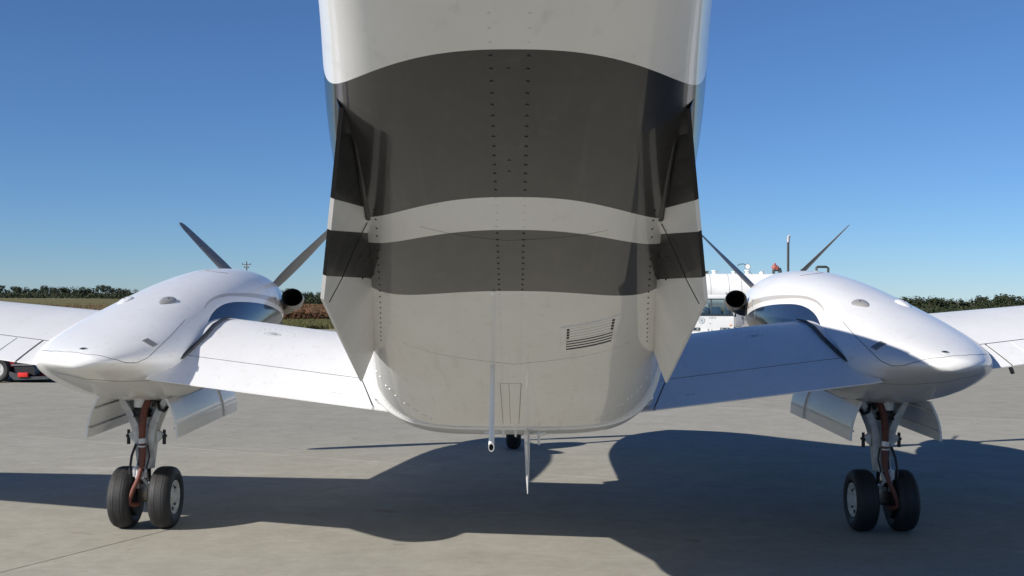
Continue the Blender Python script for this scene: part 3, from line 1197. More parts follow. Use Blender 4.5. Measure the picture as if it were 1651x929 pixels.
def nac_bead(pts, r=0.0022, mat='seam', step=8, name="panel_seam"):
    for sx in (-1, 1):
        out = []
        for p, q in zip(pts, pts[1:]):
            for i in range(step):
                t = i / step
                out.append(snap(sx, [p[k] + (q[k] - p[k]) * t for k in range(3)], -r * 0.3)[0])
        out.append(snap(sx, pts[-1], -r * 0.3)[0])
        mb = MB()
        mb.tube(out, r, 5)
        mb.build(name, M[mat], nacelles[sx])


nac_bead([(2.851, 7.123, 1.309), (2.719, 6.93, 1.31), (2.611, 6.837, 1.31), (2.466, 6.784, 1.301), (2.34, 6.833, 1.277), (2.28, 6.924, 1.25), (2.246, 7.011, 1.245),
          (2.214, 7.119, 1.269), (2.202, 7.329, 1.331), (2.215, 7.639, 1.399), (2.245, 8.006, 1.476), (2.25, 8.1, 1.50)], 0.0024)
nac_bead([(2.785, 7.004, 1.203), (2.627, 6.927, 1.178), (2.484, 7.037, 1.141), (2.355, 7.208, 1.121), (2.26, 7.36, 1.10)], 0.0022)
nac_bead([(2.17, 10.45, 1.35), (2.14, 10.45, 1.55), (2.2, 10.45, 1.78), (2.4, 10.45, 1.88), (2.615, 10.45, 1.9)], 0.0016, 'greypaint')
nac_bead([(2.435, 10.039, 1.853), (2.525, 9.976, 1.857), (2.64, 10.08, 1.871)], 0.004)

for sx in (-1, 1):
    nac = nacelles[sx]
    # square mesh vent, frame and mesh
    c, n_ = snap(sx, (2.255, 7.28, 1.345), 0.0)
    ay = (Vector((0, 1, 0)) - n_ * n_.y).normalized()
    ax = n_.cross(ay).normalized()
    mb = MB()
    mb.loft([[c + ay * (q * 0.046) + ax * (w_ * 0.038) + n_ * h for q, w_ in ((-1, -1), (1, -1), (1, 1), (-1, 1))] for h in (-0.01, 0.004)])
    vf = mb.build("vent_frame", M['greypaint'], nac, smooth=False)
    mb = MB()
    mb.loft([[c + ay * (q * 0.041) + ax * (w_ * 0.033) + n_ * h for q, w_ in ((-1, -1), (1, -1), (1, 1), (-1, 1))] for h in (0.0, 0.0055)])
    mb.build("vent_mesh", M['grille'], nac, smooth=False)
    # teardrop scoops inboard and outboard of the top
    for u, z_ in ((2.462, 1.613), (2.768, 1.613)):
        c, n_ = snap(sx, (u, 8.36, z_), 0.0)
        ay = (Vector((0, 1, 0)) - n_ * n_.y).normalized()
        ax = n_.cross(ay).normalized()
        rings = []
        for t, wv, hv in ((-0.15, 0.006, 0.003), (-0.10, 0.026, 0.014), (-0.04, 0.043, 0.026), (0.03, 0.053, 0.036), (0.07, 0.052, 0.038), (0.10, 0.042, 0.034), (0.118, 0.02, 0.016), (0.122, 0.004, 0.003)):
            rings.append([c + ay * t + ax * (wv * math.cos(math.pi * k / 10)) + n_ * (hv * 0.62 * math.sin(math.pi * k / 10) - 0.004) for k in range(11)])
        mb = MB()
        mb.loft(rings)
        sc_ = mb.build("air_scoop", M['bladelight'] if u < 2.6 else M['white'], nac, angle=60)
        mb = MB()
        mb.tube([c + ay * 0.02 + n_ * 0.014, c + ay * 0.02 + n_ * 0.0215], 0.006, 8)
        mb.build("scoop_screw", M['black'], nac)
    # round drain fitting on the tail
    c, n_ = snap(sx, (2.51, 6.866, 1.332), 0.0)
    mb = MB()
    mb.tube([c - n_ * 0.01, c + n_ * 0.003], 0.022, 16)
    mb.build("drain_ring", M['alum'], nac)
    mb = MB()
    mb.tube([c - n_ * 0.01, c + n_ * 0.0042], 0.014, 14)
    mb.build("drain_plug", M['black'], nac)
    # cowl latch slot and screw
    c, n_ = snap(sx, (2.135, 10.62, 1.60), 0.0)
    mb = MB()
    mb.box(c, (0.008, 0.05, 0.09))
    mb.build("cowl_latch", M['greypaint'], nac, bevel=0.003)
    c, n_ = snap(sx, (2.15, 10.85, 1.57), 0.0)
    mb = MB()
    mb.tube([c - n_ * 0.005, c + n_ * 0.003], 0.009, 8)
    mb.build("cowl_screw", M['black'], nac)

# fuel filler caps and their screw rings
def wtop(sx, L, d_, off=0.0):
    return Vector((sx * L, d_, wing_top(L, d_, off)))


for w_obj in [o for o in plane.children if o.name.split('.')[0] == 'wing']:
    sx = -1 if w_obj.name == 'wing' else 1
    def ringtube(L0, d0, rx, ry, r, a0=0.0, a1=360.0, n=40):
        return [wtop(sx, L0 + rx * math.cos(R(a0 + (a1 - a0) * k / n)), d0 + ry * math.sin(R(a0 + (a1 - a0) * k / n)), 0.0006) for k in range(n + 1)], r
    mb = MB()
    c = wtop(sx, 1.70, 8.31)
    n_ = (wtop(sx, 1.75, 8.31) - c).cross(wtop(sx, 1.70, 8.36) - c).normalized() * (1 if sx > 0 else -1)
    mb.tube([c - n_ * 0.01, c + n_ * 0.0035], 0.05, 24)
    cap_ = mb.build("fuel_cap", M['lightseam'], w_obj, angle=30)
    mb = MB()
    pts, r_ = ringtube(1.70, 8.31, 0.060, 0.060, 0.0035)
    mb.tube(pts, r_, 5)
    mb.build("fuel_cap_ring", M['seam'], w_obj)
    mb = MB()
    mb.box(c + n_ * 0.004, (0.05, 0.014, 0.004))
    mb.build("fuel_cap_latch", M['print'], w_obj)
    mb = MB()
    for k in range(20):
        a_ = 360 * k / 20
        p, _ = ringtube(1.68, 8.32, 0.13, 0.17, 0, a_, a_ + 6, 2)
        mb.tube(p, 0.0034, 5)
    for k in range(9):
        a_ = 200 + 150 * k / 9
        p, _ = ringtube(1.45, 8.31, 0.16, 0.15, 0, a_, a_ + 6, 2)
        mb.tube(p, 0.0032, 5)
    mb.build("tank_panel_screw", M['seam'], w_obj)['kind'] = "stuff"
    mb = MB()
    p, _ = ringtube(1.45, 8.31, 0.16, 0.15, 0, -60 if sx > 0 else -60, -10, 10)
    mb.tube(p, 0.0022, 5)
    mb.build("panel_seam", M['seam'], w_obj)
    # faint spanwise lap joints and an access hatch on the outer wing
    for La, Lb, d_, r_, mt in ((0.95, 2.08, 8.0, 0.0012, 'lightseam'), (0.95, 2.1, 8.72, 0.0014, 'lightseam'), (3.05, 5.5, 8.05, 0.0014, 'lightseam'),
                               (3.1, 5.5, 8.6, 0.0016, 'lightseam'), (3.08, 3.34, 7.86, 0.0022, 'seam'), (3.1, 3.34, 7.97, 0.0018, 'seam')):
        mb = MB()
        mb.tube([wtop(sx, La + (Lb - La) * k / 14, d_, -0.0004) for k in range(15)], r_, 5)
        mb.build("panel_seam", M[mt], w_obj)
    mb = MB()
    mb.tube([wtop(sx, 3.34, 7.86 + 0.11 * k / 4, -0.0004) for k in range(5)], 0.002, 5)
    mb.build("panel_seam", M['seam'], w_obj)
    # printed warning words by the flap
    for L0, d0 in ((1.06, 7.70), (1.10, 7.34)):
        cu = bpy.data.curves.new("warning_text", 'FONT')
        cu.body = "NO STEP"
        cu.size = 0.016
        cu.align_x = 'CENTER'
        cu.extrude = 0.0004
        to = bpy.data.objects.new("warning_text", cu)
        COL.objects.link(to)
        me = bpy.data.meshes.new_from_object(to)
        bpy.data.objects.remove(to)
        me.materials.clear()
        me.materials.append(M['print'])
        for v in me.vertices:
            L_, dd_ = L0 * sx + v.co.x, d0 + v.co.y
            q = wtop(sx, abs(L_), dd_, 0.0012 + v.co.z)
            v.co = q - ORG[plane.name]
        to = bpy.data.objects.new("warning_text", me)
        COL.objects.link(to)
        to.parent = w_obj


# ================================================================== THE SETTING
# ---------------- concrete apron
JA = math.atan2(2.25, 4.77)                 # joints run about 25 degrees off the aeroplane's axis
JD = Vector((math.sin(JA), math.cos(JA)))   # along the visible joint
JN = Vector((math.cos(JA), -math.sin(JA)))  # across it
J0 = Vector((-3.05, 6.98))
SL = 7.6


def concrete_material():
    t = NT("apron_concrete")
    co = t.n("ShaderNodeNewGeometry").outputs['Position']
    rot = t.mapping(co, (1, 1, 1), (0, 0, JA))
    big = t.noise(0.30, 6, 0.6, co)
    mid = t.noise(2.6, 7, 0.68, co, 0.5)
    small = t.noise(11.0, 6, 0.7, co)
    fine = t.noise(55, 4, 0.7, co)
    grit = t.noise(230, 2, 0.6, co)
    v = t.math('ADD', t.math('MULTIPLY', big, 0.16), t.math('MULTIPLY', mid, 0.34))
    v = t.math('ADD', v, t.math('MULTIPLY', small, 0.24))
    v = t.math('ADD', v, t.math('MULTIPLY', fine, 0.16))
    v = t.math('ADD', v, t.math('MULTIPLY', grit, 0.10))
    col = t.ramp(v, [(0.34, (0.250, 0.237, 0.200)), (0.5, (0.325, 0.310, 0.264)), (0.66, (0.400, 0.384, 0.333))])
    # scattered dark spots and pale scuffs
    sp = t.rng(t.noise(5.5, 3, 0.5, t.mapping(co, (1, 1, 1), (0, 0, 0), (3, 7, 1))), 0.68, 0.78)
    col = t.mix(t.math('MULTIPLY', sp, 0.38), col, (0.15, 0.135, 0.11, 1))
    sc = t.rng(t.noise(2.4, 4, 0.7, t.mapping(co, (0.5, 2.2, 1), (0, 0, R(24))), 1.2), 0.60, 0.70)
    col = t.mix(t.math('MULTIPLY', sc, 0.40), col, (0.46, 0.44, 0.40, 1))
    oi = t.n("ShaderNodeObjectInfo").outputs['Random']
    vm = t.n("ShaderNodeVectorMath", operation='SCALE')
    t.link(col, vm.inputs[0])
    t.link(t.rng(oi, 0, 1, 0.96, 1.04), vm.inputs['Scale'])
    t.link(vm.outputs[0], t.bsdf.inputs['Base Color'])
    t.set(Roughness=0.92, Specular_IOR_Level=0.08)
    t.bump(t.math('ADD', fine, t.math('MULTIPLY', grit, 0.6)), 0.35, 0.004)
    return t.m


M['concrete'] = concrete_material()
M['filler'] = simple("joint_filler", (0.09, 0.083, 0.075), 0.9)

NA, NB_ = (-4, 5), (-2, 5)     # slab index ranges across / along
b = MB()
def jp(i, j, z=0.0):
    p = J0 + JN * (i * SL) + JD * (j * SL - 2.5)
    return Vector((p.x, p.y, z))
ext = 0.02
b.add([jp(NA[0] - ext, NB_[0] - ext, -0.006), jp(NA[1] + ext, NB_[0] - ext, -0.006), jp(NA[1] + ext, NB_[1] + ext, -0.006), jp(NA[0] - ext, NB_[1] + ext, -0.006)], [(0, 1, 2, 3)])
apron = b.build("apron", M['filler'], None, smooth=False)
tag(apron, kind="structure")
slab0 = None
g_ = 0.0035
for i in range(NA[0], NA[1]):
    for j in range(NB_[0], NB_[1]):
        p = jp(i + 0.5, j + 0.5)
        if slab0 is None:
            mb = MB()
            h = SL / 2 - g_
            for z_, k_ in ((0, 0.004), (-0.004, 0), (-0.019, 0)):
                pass
            rings = []
            for z_, k_ in ((-0.005, 0.0), (-0.003, 0.0), (0.0, 0.003)):
                hh = h - k_
                rings.append([Vector((-hh, -hh, z_)), Vector((hh, -hh, z_)), Vector((hh, hh, z_)), Vector((-hh, hh, z_))])
            mb.loft(rings)
            slab0 = mb.build("concrete_slab", M['concrete'], None, smooth=False)
            s_ = slab0
            s_.parent = apron
        else:
            s_ = inst(slab0, "concrete_slab", apron)
        s_.location = p
        s_.rotation_euler = (0, 0, -JA)
# far apron: a frame of concrete round the slabs
b = MB()
inn = [jp(NA[0], NB_[0]), jp(NA[1], NB_[0]), jp(NA[1], NB_[1]), jp(NA[0], NB_[1])]
outc = [Vector((-140, -90, 0)), Vector((170, -90, 0)), Vector((170, 70, 0)), Vector((-140, 62, 0))]
b.add(inn + outc, [(0, 1, 5, 4), (1, 2, 6, 5), (2, 3, 7, 6), (3, 0, 4, 7)])
for a_, c_ in ((0, 1), (1, 2), (2, 3), (3, 0)):
    pass
fa = b.build("far_apron", M['concrete'], None, smooth=False)
tag(fa, kind="structure")

# ---------------- field beyond the apron
def sstep(a, b_, x):
    t = min(1, max(0, (x - a) / (b_ - a)))
    return t * t * (3 - 2 * t)


def terrain(x, y):
    r = sstep(160, 620, y)
    h = r * (1.7 * sstep(-120, -260, x) if x < -120 else 0.0)
    h -= sstep(120, 420, y) * 5.0 * sstep(40, 130, x)
    return h - 0.04


def field_material():
    t = NT("field_grass")
    co = t.n("ShaderNodeNewGeometry").outputs['Position']
    a = t.noise(0.02, 5, 0.6, t.mapping(co, (0.25, 1.0, 1)))
    bb = t.noise(0.6, 5, 0.7, co)
    v = t.math('ADD', t.math('MULTIPLY', a, 0.6), t.math('MULTIPLY', bb, 0.4))
    col = t.ramp(v, [(0.35, (0.085, 0.085, 0.035)), (0.5, (0.155, 0.14, 0.065)), (0.66, (0.23, 0.195, 0.105))])
    t.link(col, t.bsdf.inputs['Base Color'])
    t.set(Roughness=0.95, Specular_IOR_Level=0.1)
    t.bump(t.noise(3.0, 4, 0.7, co), 0.6, 0.3)
    return t.m


M['field'] = field_material()
gx = [-6000, -2500, -1200, -800, -600, -500, -400, -320, -260, -220, -180, -150, -120, -90, -60, -30, 0, 20, 40, 60, 80, 100, 130, 170, 230, 300, 400, 500,
      650, 900, 1300, 2500, 6000]
gy = [-400, -100, 0, 60, 90, 120, 150, 180, 220, 260, 300, 350, 400, 450, 500, 560, 620, 700, 800, 950, 1200, 1800, 3000, 7000]
b = MB()
b.loft([[Vector((x, y, terrain(x, y))) for x in gx] for y in gy], cap=False, closed=False)
fld = b.build("field", M['field'], None)
tag(fld, kind="structure")

# ---------------- ripe crop and grass verge as stuff
def scatter_blades(name, n, area, hgt, wid, mat, seed, dens=None):
    rnd = random.Random(seed)
    b = MB()
    for _ in range(n):
        x, y = area(rnd)
        z = terrain(x, y)
        h = hgt * rnd.uniform(0.65, 1.15)
        w = wid * rnd.uniform(0.6, 1.4)
        a = rnd.uniform(0, math.pi)
        dx, dy = math.cos(a) * w, math.sin(a) * w
        lx, ly = rnd.uniform(-0.2, 0.2) * h, rnd.uniform(-0.2, 0.2) * h
        b.add([(x - dx * 0.6, y - dy * 0.6, z - 0.05), (x + dx * 0.6, y + dy * 0.6, z - 0.05), (x + dx + lx, y + dy + ly, z + h * 0.7), (x + lx, y + ly, z + h),
               (x - dx + lx, y - dy + ly, z + h * 0.65)], [(0, 1, 2, 3, 4)])
    me = bpy.data.meshes.new(name)
    me.from_pydata(b.v, [], b.f)
    me.materials.append(mat)
    o = bpy.data.objects.new(name, me)
    COL.objects.link(o)
    return o


def leafy(name, stops, nscale=0.9, trans=0.2):
    t = NT(name)
    co = t.n("ShaderNodeNewGeometry").outputs['Position']
    v = t.noise(nscale, 5, 0.7, co)
    isl = t.n("ShaderNodeNewGeometry").outputs['Random Per Island']
    v = t.math('ADD', t.math('MULTIPLY', v, 0.6), t.math('MULTIPLY', isl, 0.4))
    t.link(t.ramp(v, stops), t.bsdf.inputs['Base Color'])
    t.set(Roughness=0.75, Specular_IOR_Level=0.2)
    return t.m


M['crop'] = leafy("ripe_crop", [(0.25, (0.075, 0.07, 0.028)), (0.45, (0.125, 0.072, 0.035)), (0.6, (0.165, 0.072, 0.04)), (0.8, (0.19, 0.125, 0.07))])
M['verge'] = leafy("verge_grass", [(0.25, (0.055, 0.075, 0.02)), (0.5, (0.12, 0.12, 0.045)), (0.75, (0.21, 0.18, 0.09))], 2.0)


def crop_area(r):
    while True:
        y = 82 + 130 * r.random() ** 1.5
        x = r.uniform(-0.235, -0.135) * y if r.random() < 0.85 else r.uniform(-90, 2)
        if x < 4:
            return x, y


def scatter_leaves(name, n, area, hgt, size, mat, seed):
    r = random.Random(seed)
    b = MB()
    for _ in range(n):
        x, y = area(r)
        p = Vector((x, y, terrain(x, y) + hgt * (0.05 + 0.95 * r.random() ** 0.6) * r.uniform(0.75, 1.1)))
        sz = size * r.uniform(0.5, 1.4)
        n_ = Vector((r.uniform(-1, 1), r.uniform(-1.2, 0.6), r.uniform(-0.2, 1))).normalized()
        a1 = n_.orthogonal().normalized()
        q = r.uniform(0, 6.28)
        u = a1 * math.cos(q) + n_.cross(a1) * math.sin(q)
        v = n_.cross(u)
        b.add([p - u * sz, p - v * sz * 0.35, p + u * sz, p + v * sz * 0.35], [(0, 1, 2, 3)])
    me = bpy.data.meshes.new(name)
    me.from_pydata(b.v, [], b.f)
    me.materials.append(mat)
    o = bpy.data.objects.new(name, me)
    COL.objects.link(o)
    return o


crop = scatter_leaves("crop", 230000, crop_area, 0.85, 0.085, M['crop'], 3)
tag(crop, "reddish brown ripe crop standing in the field beyond the apron", "crop", kind="stuff")


def verge_area(r):
    y = 64 + 19 * r.random()
    x = r.uniform(-0.24, -0.13) * y if r.random() < 0.75 else r.uniform(-60, 3)
    return x, y


verge = scatter_blades("grass", 80000, verge_area, 0.30, 0.025, M['verge'], 4)
tag(verge, "olive green rough grass along the edge of the apron", "grass", kind="stuff")

# ---------------- trees
M['leaf'] = leafy("tree_leaves", [(0.25, (0.014, 0.022, 0.010)), (0.5, (0.028, 0.038, 0.018)), (0.75, (0.055, 0.065, 0.03))], 0.35)
M['bark'] = simple("bark", (0.10, 0.08, 0.06), 0.9, nscale=3)


def tree_meshes(seed, H=8.0, W=8.0, leaves=620):
    rnd = random.Random(seed)
    tr = MB()
    tr.tube([(0, 0, -0.3), (0.05, 0, H * 0.2), (0.1, 0.05, H * 0.5), (0.1, 0, H * 0.8)], [0.28, 0.22, 0.14, 0.05], 7)
    limbs = []
    for k in range(6):
        a = k * 1.05 + rnd.uniform(-0.3, 0.3)
        z0 = H * rnd.uniform(0.18, 0.5)
        r = W * rnd.uniform(0.2, 0.38)
        e = Vector((math.cos(a) * r, math.sin(a) * r, z0 + H * rnd.uniform(0.15, 0.38)))
        tr.tube([(0.05, 0, z0), e * 0.5 + Vector((0, 0, z0 * 0.4)), e], [0.1, 0.07, 0.03], 5)
        limbs.append(e)
    cl = []
    for k in range(26):
        a = rnd.uniform(0, 2 * math.pi)
        t = rnd.random()
        zz = H * (0.16 + 0.80 * t)
        rad = W * 0.48 * math.sqrt(max(0.02, 1 - ((t - 0.38) / 0.66) ** 2)) * rnd.uniform(0.45, 1.05)
        cl.append((Vector((math.cos(a) * rad, math.sin(a) * rad, zz)), rnd.uniform(0.10, 0.19) * W))
    cr = MB()
    for _ in range(leaves):
        c, r = rnd.choice(cl)
        dv = Vector((rnd.gauss(0, 1), rnd.gauss(0, 1), rnd.gauss(0, 0.8)))
        dv = dv.normalized() * r * rnd.uniform(0.55, 1.05)
        p = c + dv
        if p.z < 0.25:
            p.z = 0.25
        s = rnd.uniform(0.22, 0.5)
        n = (dv.normalized() + Vector((rnd.uniform(-.6, .6), rnd.uniform(-.6, .6), rnd.uniform(-.2, .8)))).normalized()
        a1 = n.orthogonal().normalized()
        a2 = n.cross(a1)
        q = rnd.uniform(0, 6.28)
        u = a1 * math.cos(q) + a2 * math.sin(q)
        v = n.cross(u)
        cr.add([p - u * s, p - v * s * 0.7, p + u * s, p + v * s * 0.75 + n * s * 0.2], [(0, 1, 2, 3)])
    return tr, cr


protos = []
for k, (H, W) in enumerate(((8.0, 8.5), (7.4, 9.5), (8.8, 7.6), (6.6, 8.2), (7.8, 10.5))):
    protos.append(tree_meshes(50 + k, H, W))
proto_me = []


def place_tree(k, x, y, s, rz, label, group):
    root = empty("tree", (x, y, terrain(x, y)), label, "tree", group)
    root.scale = (s[0], s[0], s[1])
    root.rotation_euler = (0, 0, rz)
    while len(proto_me) <= k:
        tr, cr = protos[len(proto_me)]
        a = bpy.data.meshes.new("trunk"); a.from_pydata(tr.v, [], tr.f); a.materials.append(M['bark'])
        c = bpy.data.meshes.new("crown"); c.from_pydata(cr.v, [], cr.f); c.materials.append(M['leaf'])
        proto_me.append((a, c))
    for nm, me in zip(("trunk", "crown"), proto_me[k]):
        o = bpy.data.objects.new(nm, me)
        COL.objects.link(o)
        o.parent = root


rnd = random.Random(21)


def tree_line(px0, px1, d0, d1, h, n, label, group, var=0.2):
    for i in range(n):
        t = (i + rnd.uniform(0.2, 0.8)) / n
        px = px0 + (px1 - px0) * t
        y = rnd.uniform(d0, d1)
        x = (px - 829) / 1900 * y
        k = rnd.randrange(5)
        sz = h / 7.7 * rnd.uniform(1 - var, 1 + var)
        place_tree(k, x, y, (sz * rnd.uniform(0.95, 1.25), sz), rnd.uniform(0, 6.28), label, group)


tree_line(-70, 215, 700, 760, 6.3, 36, "dark green tree in the far treeline beyond the left outer wing", "trees beyond the left wing", 0.16)
tree_line(380, 560, 425, 470, 4.4, 26, "low dark tree on the skyline between left engine and fuselage", "trees between left engine and fuselage", 0.18)
tree_line(1440, 1730, 490, 560, 7.8, 34, "bushy dark tree in the treeline behind the right wing", "trees behind the right wing", 0.17)
M['scrub'] = M['leaf']


def undergrowth(name, px0, px1, d0, d1, h, n, seed, label):
    r = random.Random(seed)
    b = MB()
    for _ in range(n):
        y = r.uniform(d0, d1)
        x = (r.uniform(px0, px1) - 829) / 1900 * y
        top = h * (0.75 + 0.25 * math.sin(x * 0.9) * math.sin(x * 0.37 + 1.0))
        p = Vector((x, y, terrain(x, y) + top * r.random() ** 0.8))
        sz = r.uniform(0.25, 0.6)
        n_ = Vector((r.uniform(-1, 1), r.uniform(-1.4, 0.3), r.uniform(-0.2, 1))).normalized()
        a1 = n_.orthogonal().normalized()
        a2 = n_.cross(a1)
        b.add([p - a1 * sz, p - a2 * sz * 0.7, p + a1 * sz, p + a2 * sz * 0.8 + n_ * sz * 0.2], [(0, 1, 2, 3)])
    me = bpy.data.meshes.new(name)
    me.from_pydata(b.v, [], b.f)
    me.materials.append(M['leaf'])
    o = bpy.data.objects.new(name, me)
    COL.objects.link(o)
    tag(o, label, "undergrowth", kind="stuff")


undergrowth("undergrowth", -70, 215, 690, 770, 3.6, 12000, 31, "dark undergrowth at the foot of the far left treeline")
undergrowth("undergrowth", 380, 560, 420, 475, 2.6, 9000, 32, "low dark undergrowth under the trees left of the fuselage")
undergrowth("undergrowth", 1440, 1730, 480, 570, 5.2, 14000, 33, "dark undergrowth under the trees behind the right wing")


# ---------------- fuel truck facing the camera
M['truckwhite'] = simple("truck_white", (0.80, 0.80, 0.78), 0.4, coat=0.5, var=0.05, nscale=3)
_gt = NT("window_glass")
_tr = _gt.n("ShaderNodeBsdfTransparent")
_tr.inputs[0].default_value = (0.80, 0.90, 0.92, 1)
_gl = _gt.n("ShaderNodeBsdfGlossy")
_gl.inputs['Roughness'].default_value = 0.03
_fr = _gt.n("ShaderNodeFresnel")
_mx = _gt.n("ShaderNodeMixShader")
_gt.link(_gt.math('MULTIPLY', _fr.outputs[0], 0.8, clamp=True), _mx.inputs[0])
_gt.link(_tr.outputs[0], _mx.inputs[1])
_gt.link(_gl.outputs[0], _mx.inputs[2])
_gt.link(_mx.outputs[0], next(n for n in _gt.t.nodes if n.type == 'OUTPUT_MATERIAL').inputs['Surface'])
_gt.t.nodes.remove(_gt.bsdf)
M['glass'] = _gt.m
M['darktrim'] = simple("dark_trim", (0.03, 0.04, 0.045), 0.5)
M['lens'] = simple("lamp_lens", (0.30, 0.30, 0.30), 0.1, coat=1.0)
M['amber'] = simple("amber_lens", (0.7, 0.25, 0.03), 0.2)
M['red'] = simple("red_paint", (0.33, 0.018, 0.02), 0.35, coat=0.5, var=0.15, nscale=5)
M['redlens'] = simple("red_lens", (0.75, 0.03, 0.02), 0.25, coat=0.6)
M['pipe'] = simple("dark_pipe", (0.05, 0.055, 0.055), 0.5, var=0.3)
M['tankwhite'] = simple("tank_white", (0.80, 0.80, 0.78), 0.5, var=0.06, nscale=1.2)
M['wood'] = simple("weathered_pole", (0.12, 0.10, 0.085), 0.9, nscale=4)

TX, TY = 8.33, 50.0
truck = empty("fuel_truck", (TX, TY, 0), "white low cab fuel truck parked facing the airplane in front of the white tank", "truck")
b = MB()
prof = [(0.06, 0.26), (0.0, 0.34), (0.0, 0.95), (0.05, 1.04), (1.5, 1.04), (1.5, 0.26)]
b.loft([[Vector((TX + s_ * w_, TY + y_, z_)) for y_, z_ in prof] for s_, w_ in ((-1, 1.0), (-1, 0.98), (1, 0.98), (1, 1.0))])
cab = b.build("cab", M['truckwhite'], truck, angle=25, bevel=0.03)
b = MB()
b.loft([[Vector((TX + x_, TY + y_, z_)) for x_, y_ in ((-0.88, 0.16), (0.88, 0.16), (0.9, 1.48), (-0.9, 1.48))] for z_ in (1.71, 1.84)]
       + [[Vector((TX + x_, TY + y_, 1.9)) for x_, y_ in ((-0.78, 0.26), (0.78, 0.26), (0.8, 1.4), (-0.8, 1.4))]])
b.build("cab_roof", M['truckwhite'], truck, angle=50, bevel=0.015)
b = MB()
b.box((TX, TY + 0.17, 1.70), (1.84, 0.06, 0.05))
b.build("roof_drip_rail", M['darktrim'], truck)
for nm, xa in (("windscreen_pillar", -0.88), ("windscreen_pillar", 0.88), ("windscreen_post", 0.07)):
    b = MB()
    t_ = 0.035 if 'pillar' in nm else 0.018
    b.tube([(TX + xa * 1.06, TY + 0.05, 1.03), (TX + xa, TY + 0.18, 1.72)], t_, 6)
    b.build(nm, M['darktrim'], truck)
for s_ in (-1, 1):
    b = MB()
    b.tube([(TX + s_ * 0.93, TY + 1.4, 1.03), (TX + s_ * 0.88, TY + 1.4, 1.72)], 0.05, 6)
    b.build("rear_pillar", M['truckwhite'], truck)
    b = MB()
    b.add([(TX + s_ * 0.93, TY + 0.1, 1.05), (TX + s_ * 0.93, TY + 1.36, 1.05), (TX + s_ * 0.88, TY + 1.36, 1.70), (TX + s_ * 0.88, TY + 0.2, 1.70)], [(0, 1, 2, 3)])
    b.build("side_window", M['glass'], truck, smooth=False)
for xa, xb in ((-0.86, 0.05), (0.09, 0.86)):
    b = MB()
    b.loft([[Vector((TX + xa * 1.05, TY + 0.06 + o_, 1.05)), Vector((TX + xb * 1.05, TY + 0.06 + o_, 1.05)),
             Vector((TX + xb, TY + 0.175 + o_, 1.69)), Vector((TX + xa, TY + 0.175 + o_, 1.69))] for o_ in (0, 0.008)])
    b.build("windscreen", M['glass'], truck, smooth=False)
b = MB()
b.box((TX, TY + 0.02, 1.035), (1.92, 0.09, 0.05))
b.build("windscreen_sill", M['darktrim'], truck)
b = MB()
b.box((TX - 0.05, TY + 1.40, 1.12), (1.7, 0.06, 0.18))
b.build("cab_back_panel", M['greypaint'], truck)
for xs_ in (-0.42, 0.42):
    b = MB()
    b.box((TX + xs_, TY + 1.1, 1.18), (0.42, 0.12, 0.36))
    b.build("seat_back", M['alum'], truck, bevel=0.04)
b = MB()
ring = [Vector((TX - 0.05 + 0.21 * math.cos(2 * math.pi * k / 24) - 0.13, TY + 0.45 + 0.08 * math.sin(2 * math.pi * k / 24), 1.17 + 0.19 * math.sin(2 * math.pi * k / 24))) for k in range(25)]
b.tube(ring, 0.018, 6)
b.build("steering_wheel", M['darktrim'], truck)
b = MB()
b.tube([(TX - 0.62, TY + 0.03, 1.12), (TX - 0.42, TY + 0.14, 1.62)], 0.008, 5)
b.build("wiper", M['black'], truck)
for xs_ in (-0.74, -0.54, 0.51, 0.72):
    b = MB()
    b.box((TX + xs_, TY - 0.004, 0.43), (0.19, 0.03, 0.125))
    hl = b.build("headlight", M['darktrim'], truck, bevel=0.006)
    b = MB()
    b.lathe([(-0.018, 0.002), (-0.014, 0.035), (-0.004, 0.052), (0.01, 0.054)], (TX + xs_, TY - 0.02, 0.43), 'Y', 14)
    b.build("lens", M['lens'], hl)
b = MB()
b.box((TX + 0.86, TY - 0.002, 0.60), (0.10, 0.02, 0.05))
b.build("marker_lamp", M['amber'], truck)
b = MB()
b.box((TX, TY - 0.05, 0.24), (2.0, 0.12, 0.14))
b.build("bumper", M['truckwhite'], truck, bevel=0.02)
b = MB()
b.box((TX - 0.10, TY - 0.006, 0.36), (0.045, 0.02, 0.16))
b.build("latch_plate", M['greypaint'], truck)
b = MB()
b.tube([(TX + 0.05, TY - 0.02, 0.40), (TX + 0.05, TY - 0.05, 0.33), (TX + 0.10, TY - 0.05, 0.30), (TX + 0.12, TY - 0.03, 0.34)], 0.012, 6)
b.build("tow_hook", M['black'], truck)
b = MB()
b.tube([(TX - 0.01, TY - 0.008, 0.66), (TX - 0.01, TY + 0.01, 0.66)], 0.02, 8)
b.build("bonnet_lock", M['pipe'], truck)
# round crest: ring with a small shield and bird shape
b = MB()
b.lathe([(0, 0.135), (-0.006, 0.135), (-0.006, 0.118), (0, 0.118)], (TX - 0.37, TY - 0.001, 0.79), 'Y', 28, cap=False)
cr_ = b.build("door_crest", M['greypaint'], truck)
b = MB()
b.lathe([(0, 0.112), (-0.004, 0.112), (-0.004, 0.001)], (TX - 0.37, TY - 0.001, 0.79), 'Y', 28)
b.build("crest_field", simple("crest_grey", (0.62, 0.66, 0.68), 0.5), cr_)
b = MB()
sh = [(-0.05, 0.03), (-0.02, 0.055), (0.0, 0.035), (0.02, 0.06), (0.05, 0.03), (0.035, -0.01), (0.015, -0.03), (0.03, -0.06), (-0.02, -0.06), (-0.015, -0.03), (-0.04, -0.01)]
b.loft([[Vector((TX - 0.37 + x_, TY + y_, 0.79 + z_)) for x_, z_ in sh] for y_ in (-0.008, -0.003)])
b.build("crest_bird", M['greypaint'], cr_, smooth=False)


